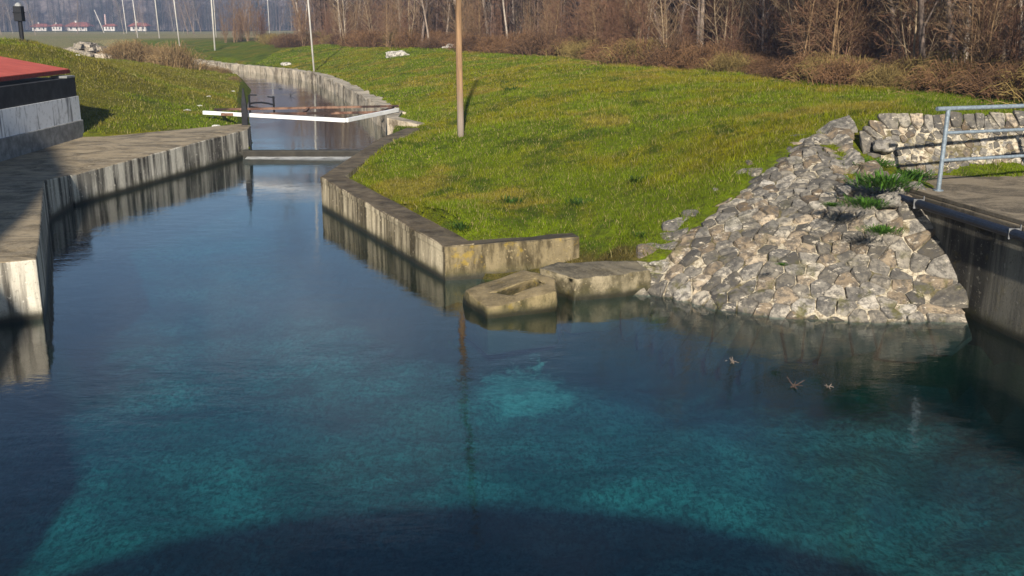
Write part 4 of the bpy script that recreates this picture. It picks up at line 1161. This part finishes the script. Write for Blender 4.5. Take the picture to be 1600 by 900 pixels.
def tussock(f, thr):
    def g(n):
        x, y = f(n); k = fbm(x * 1.3, y * 1.3, 101) * .5 + fbm(x * 4.5, y * 4.5, 103) * .5 > thr
        return x[k], y[k]
    return g
for (n, s, a, b, w) in ((260000, tussock(samp_right(14, 24), .57), .06, .13, .006), (260000, tussock(samp_right(24, 50), .57), .07, .15, .011), (120000, tussock(samp_left, .55), .07, .16, .013)):
    v, c = blades("g", n, s, "", a, b, w); VV.append(v); CC.append(c)
V = np.concatenate(VV); C = np.concatenate(CC)
tag(np_mesh("grass", V, np.arange(len(V)), 3, GRASS, C), "short green and yellowing grass covering both canal banks", "grass", kind="stuff")

# ------------------------------------------------------------------ weeds, stones and driftwood
WEED = m_attr("weed_leaf", .7, .2, 5., 0, .3)
def weed(x, y, s, col, label, n=170, z=None, spread=.5):
    rg2 = random.Random(int(x * 100 + y * 10)); mb = MB()
    z0 = gz(x, y) if z is None else z
    for k in range(n):
        a = rg2.uniform(0, 6.28); r = min(.6, abs(rg2.gauss(0, .33))) * s; p = Vector((x + r * math.cos(a), y + r * math.sin(a), z0 - .02))
        L = s * rg2.uniform(.12, .55) * (170 / n) ** .2; d = Vector((math.cos(a + rg2.gauss(0, .6)) * spread, math.sin(a + rg2.gauss(0, .6)) * spread, rg2.uniform(.35, 1))).normalized()
        w = Vector((-d.y, d.x, 0)).normalized() * s * rg2.uniform(.010, .030) * (170 / n) ** .3
        t1 = p + d * L * .55; t2 = p + d * L + Vector((0, 0, -.15 * L))
        f = rg2.uniform(.6, 1.4)
        mb.add([p, t1 - w, t1 + w, t2], [(0, 2, 1), (1, 2, 3)], tuple(c_ * f for c_ in col))
    return tag(mb.build("weed_tuft", WEED), label, "weed", "leafy weeds on the banks")
DG = (.045, .095, .014)
for px, py, z, s, lb in ((800, 296, .95, .42, "dark leafy weed clump in the middle of the bank"), (995, 285, 1.05, .38, "dark weed clump on the bank below the stone slope's top"), (800, 137, 1.6, .6, "spiky weed high on the bank right of the wooden pole"),
                         (720, 362, .56, .35, "low weed tuft behind the wall's top near its corner"), (905, 312, .85, .38, "dark flat weed patch right of the middle clump"), (1030, 420, .4, .32, "weed tuft at the lower left edge of the stone slope"),
                         (1005, 360, .7, .25, "small weed tuft above the flat slab"), (712, 447, .08, .26, "green weed at the water below the wall corner")):
    p = at(px, py, z); weed(p.x, p.y, s, DG, lb)
GG = (.06, .14, .014)
for px, py, z, s, lb in ((1383, 290, 1.55, .8, "lush green weeds between stone slope and deck corner"), (1352, 320, 1.40, .5, "green weeds growing from the top stones of the slope"), (1425, 276, 1.45, .55, "grass tuft at the foot of the sloping stone wall"),
                         (1378, 362, 1.1, .42, "thin grass tuft growing out of the stones near the deck wall"), (1300, 320, 1.3, .22, "small green tuft among upper stones left of the lush weeds"), (1366, 258, 1.62, .5, "weeds filling the gap between the slope's crest and the sloping wall"), (1222, 412, .75, .12, "tiny green tuft in the middle of the stone slope")):
    p = at(px, py, z); weed(p.x, p.y, s, GG, lb, 620, p.z, .9)
# moss and weeds below the end face
def loose_stone(name, p, s, col, label, cat="stone", sq=(1, 1, .6), seed=0):
    import bmesh
    me = bpy.data.meshes.new(name); bm = bmesh.new(); bmesh.ops.create_icosphere(bm, subdivisions=3, radius=1)
    for v in bm.verts:
        c = v.co.copy(); k = 1 + .35 * mnoise.noise(c * 1.4 + Vector((seed, 0, 0))) + .12 * mnoise.noise(c * 4 + Vector((seed, 3, 0)))
        v.co = Vector((c.x * sq[0], c.y * sq[1], c.z * sq[2])) * k * s
    ca = None; bm.to_mesh(me); bm.free()
    ca = me.color_attributes.new("col", 'FLOAT_COLOR', 'POINT'); ca.data.foreach_set("color", np.tile(np.array([*col, 1], np.float32), len(me.vertices)))
    me.materials.append(STONE); o = bpy.data.objects.new(name, me); COL.objects.link(o); o.location = p
    return tag(o, label, cat)
for i, (px, py, z, s, lb) in enumerate(((1333, 262, 1.55, .19, "rounded boulder crowning the stone slope"), (1390, 312, 1.34, .15, "angular grey stone beside the deck corner"), (1325, 300, 1.33, .14, "grey stone half hidden by green weeds on the slope"), (1383, 228, 1.85, .17, "pale round stone at the left end of the sloping wall"))):
    p = at(px, py, z); loose_stone("boulder", p, s, (.22, .20, .17), lb, "boulder", (1.1, .9, .75), i * 3.3)
for i, (px, py, z, s, lb) in enumerate(((620, 80, 1.95, .55, "broken pale concrete lump on the bank crest before the wood"), (705, 77, 1.98, .4, "small pale stone lying on the crest left of the wooden pole"), (446, 91, 1.3, .28, "white stone on the far grass bank"), (1030, 405, .45, .10, "white pebble beside the stone slope's left edge"))):
    p = at(px, py, z); p.z = gz(p.x, p.y) + .05; loose_stone("stone", p, s, (.5, .46, .4), lb, "stone", (1.3, .6, .5), 20 + i * 2.7)
# rubble heap on the left
mb = MB(); rg = random.Random(9)
for k in range(320):
    px, py = rg.gauss(142, 27), rg.gauss(82, 6)
    p = at(px, max(74, min(95, py)), 1.45); s = rg.uniform(.10, .45); z = gz(p.x, p.y); lift = rg.uniform(.1, .9) * math.exp(-((px - 138) / 30) ** 2)
    vs = []
    for sx in (-1, 1):
        for sy in (-1, 1):
            for sz in (-1, 1): vs.append((p.x + sx * s * rg.uniform(.5, 1.2), p.y + sy * s * rg.uniform(.5, 1.2), z + lift + sz * s * rg.uniform(.25, .7)))
    g = rg.uniform(.25, .5)
    mb.add(vs, [(0, 1, 3, 2), (4, 6, 7, 5), (0, 4, 5, 1), (2, 3, 7, 6), (0, 2, 6, 4), (1, 5, 7, 3)], (g, g * .85, g * .66))
tag(mb.build("rubble_heap", STONE, recalc=True), "heap of pale broken rubble beside the dry shrubs", "rubble", kind="stuff")
# litter on the grass
rg = random.Random(31)
for i, (px, py, z) in enumerate(((326, 152, .95), (312, 165, .9), (293, 174, .95), (338, 195, .8), (333, 187, .8), (364, 140, .75), (126, 133, 1.35))):
    p = at(px, py, z); p.z = gz(p.x, p.y) + .03
    tag(loose_stone("pebble", p, rg.uniform(.05, .10), (.62, .60, .55), "", "stone", (1.6, .8, .5), 50 + i), "small white stone lying in the grass of the left bank", "stone", "white stones in the left grass")
# drift bits in the water
TW = m_plain("drift_wood", (.09, .06, .045), .9)
def drift(px, py, s, label, z=0., mat=TW, seed=1, up=.25):
    rg3 = random.Random(seed); mb = MB(); p = at(px, py, z)
    for k in range(6):
        a = rg3.uniform(0, 6.28); d = Vector((math.cos(a), math.sin(a), rg3.uniform(-.1, up))) * s * rg3.uniform(.4, 1)
        mb.tube([p - d * .3 + Vector((0, 0, .01)), p + d * .4 + Vector((0, 0, .02)), p + d + Vector((0, 0, rg3.uniform(0, .05)))], [.007, .006, .003], 5)
    for k in range(2):
        q = p + Vector((rg3.gauss(0, s * .4), rg3.gauss(0, s * .3), .015)); w = rg3.uniform(.008, .02)
        mb.add([q + Vector((-w, 0, 0)), q + Vector((0, -w, .01)), q + Vector((w, 0, .015)), q + Vector((0, w, .01))], [(0, 1, 2, 3)])
    return tag(mb.build("driftwood", mat), label, "driftwood")
DRY = m_plain("dry_leaf", (.19, .15, .12), .8)
drift(1145, 567, .12, "pale dry twig floating in front of the stone slope", mat=DRY, seed=3, up=.6)
drift(1240, 605, .15, "faint twig cluster breaking the surface off the stone slope", mat=TW, seed=4, up=.5)
drift(1294, 606, .06, "small pale leaf floating nearest the right wall's reflection", mat=DRY, seed=5)
drift(454, 150, .40, "dark snag sticking out of the upper canal behind the gate frame", UP_Z, BLACK, 6, .9)
drift(438, 139, .2, "small dark float in the upper canal beyond the snag", UP_Z, BLACK, 7, .2)

# ------------------------------------------------------------------ unseen blocks behind the camera, added to throw the shadows on pool and quay
BRK = m_plain("caster_plaster", (.45, .42, .37), .9, 0, 2, .15); SLT = m_plain("caster_slate", (.10, .09, .085), .8)
ph = thing("pool_shadow_block", (0, -6, 0), "unseen vaulted block behind the viewpoint, added to cast the pool shadow", "building")
mb = MB(); mb.box((-4.2, -10, -2.6), (3.5, -3.05, 3.85)); mb.build("wall", BRK, ph)
mb = MB(); N_ = 18; vs = []
for i in range(N_ + 1):
    f = i / N_ * 2 - 1; x = -.05 + f * 3.95; z = 3.86 + .74 * (1 - f * f) ** .8  # vault curved to shape the shadow edge on the pool bed
    vs += [(x, -3.0, z), (x, -10.2, z), (x, -3.0, 3.80), (x, -10.2, 3.80)]
fs = []
for i in range(N_):
    a = i * 4; b = a + 4
    fs += [(a, a + 1, b + 1, b), (a, b, b + 2, a + 2), (a + 1, a + 3, b + 3, b + 1), (a + 2, b + 2, b + 3, a + 3)]
fs += [(0, 2, 3, 1), (N_ * 4, N_ * 4 + 1, N_ * 4 + 3, N_ * 4 + 2)]
mb.add(vs, fs); mb.build("roof", SLT, ph, recalc=True)
mb = MB(); mb.box((-1.2, -3.03, .9), (.4, -2.98, 2.6)); wdw = mb.build("window", WHITE, ph)
mb = MB(); mb.box((-1.08, -2.979, 1.0), (.28, -2.97, 2.5)); mb.build("pane", GLS, wdw)
tw = thing("quay_shadow_building", (-12, -5, 0), "unseen tall building left of the viewpoint, shaped to cast the quay shadow", "building")
prof = [(-4.25, -2.6), (-4.25, 4.4), (-5.5, 5.6), (-5.85, 6.6), (-6.7, 8.0), (-7.2, 8.9), (-8.6, 11.0), (-10.4, 12.8), (-13.5, 14.8), (-20, 13), (-20, -2.6)]  # outline shaped to the shadow edges it casts on quay and bed
mb = MB(); n = len(prof)
mb.add([(x, -2.0, z) for x, z in prof] + [(x, -12.0, z) for x, z in prof], [tuple(range(n)), tuple(range(2 * n - 1, n - 1, -1))] + [(i, n + i, n + (i + 1) % n, (i + 1) % n) for i in range(n)])
mb.build("wall", BRK, tw, recalc=True)
for k in range(3):
    mb = MB(); mb.box((-17.5 + k * 3.4, -2.0, 4), (-15.7 + k * 3.4, -1.95, 7.5)); wdw = mb.build("window", WHITE, tw)
    mb = MB(); mb.box((-17.4 + k * 3.4, -1.949, 4.1), (-15.8 + k * 3.4, -1.94, 7.4)); mb.build("pane", GLS, wdw)

# ------------------------------------------------------------------ haze
HAZE = 0.0006
if HAZE:
    t = NT("valley_haze")
    v = t.n("ShaderNodeVolumePrincipled"); v.inputs['Color'].default_value = (.42, .60, .95, 1); v.inputs['Density'].default_value = HAZE; v.inputs['Anisotropy'].default_value = 0.
    t.t.links.new(v.outputs[0], t.out.inputs['Volume'])
    mb = MB(); mb.box((-770, -125, -4), (770, 775, 98))
    tag(mb.build("haze", t.m), "thin blue haze hanging over the valley", "haze", kind="stuff")
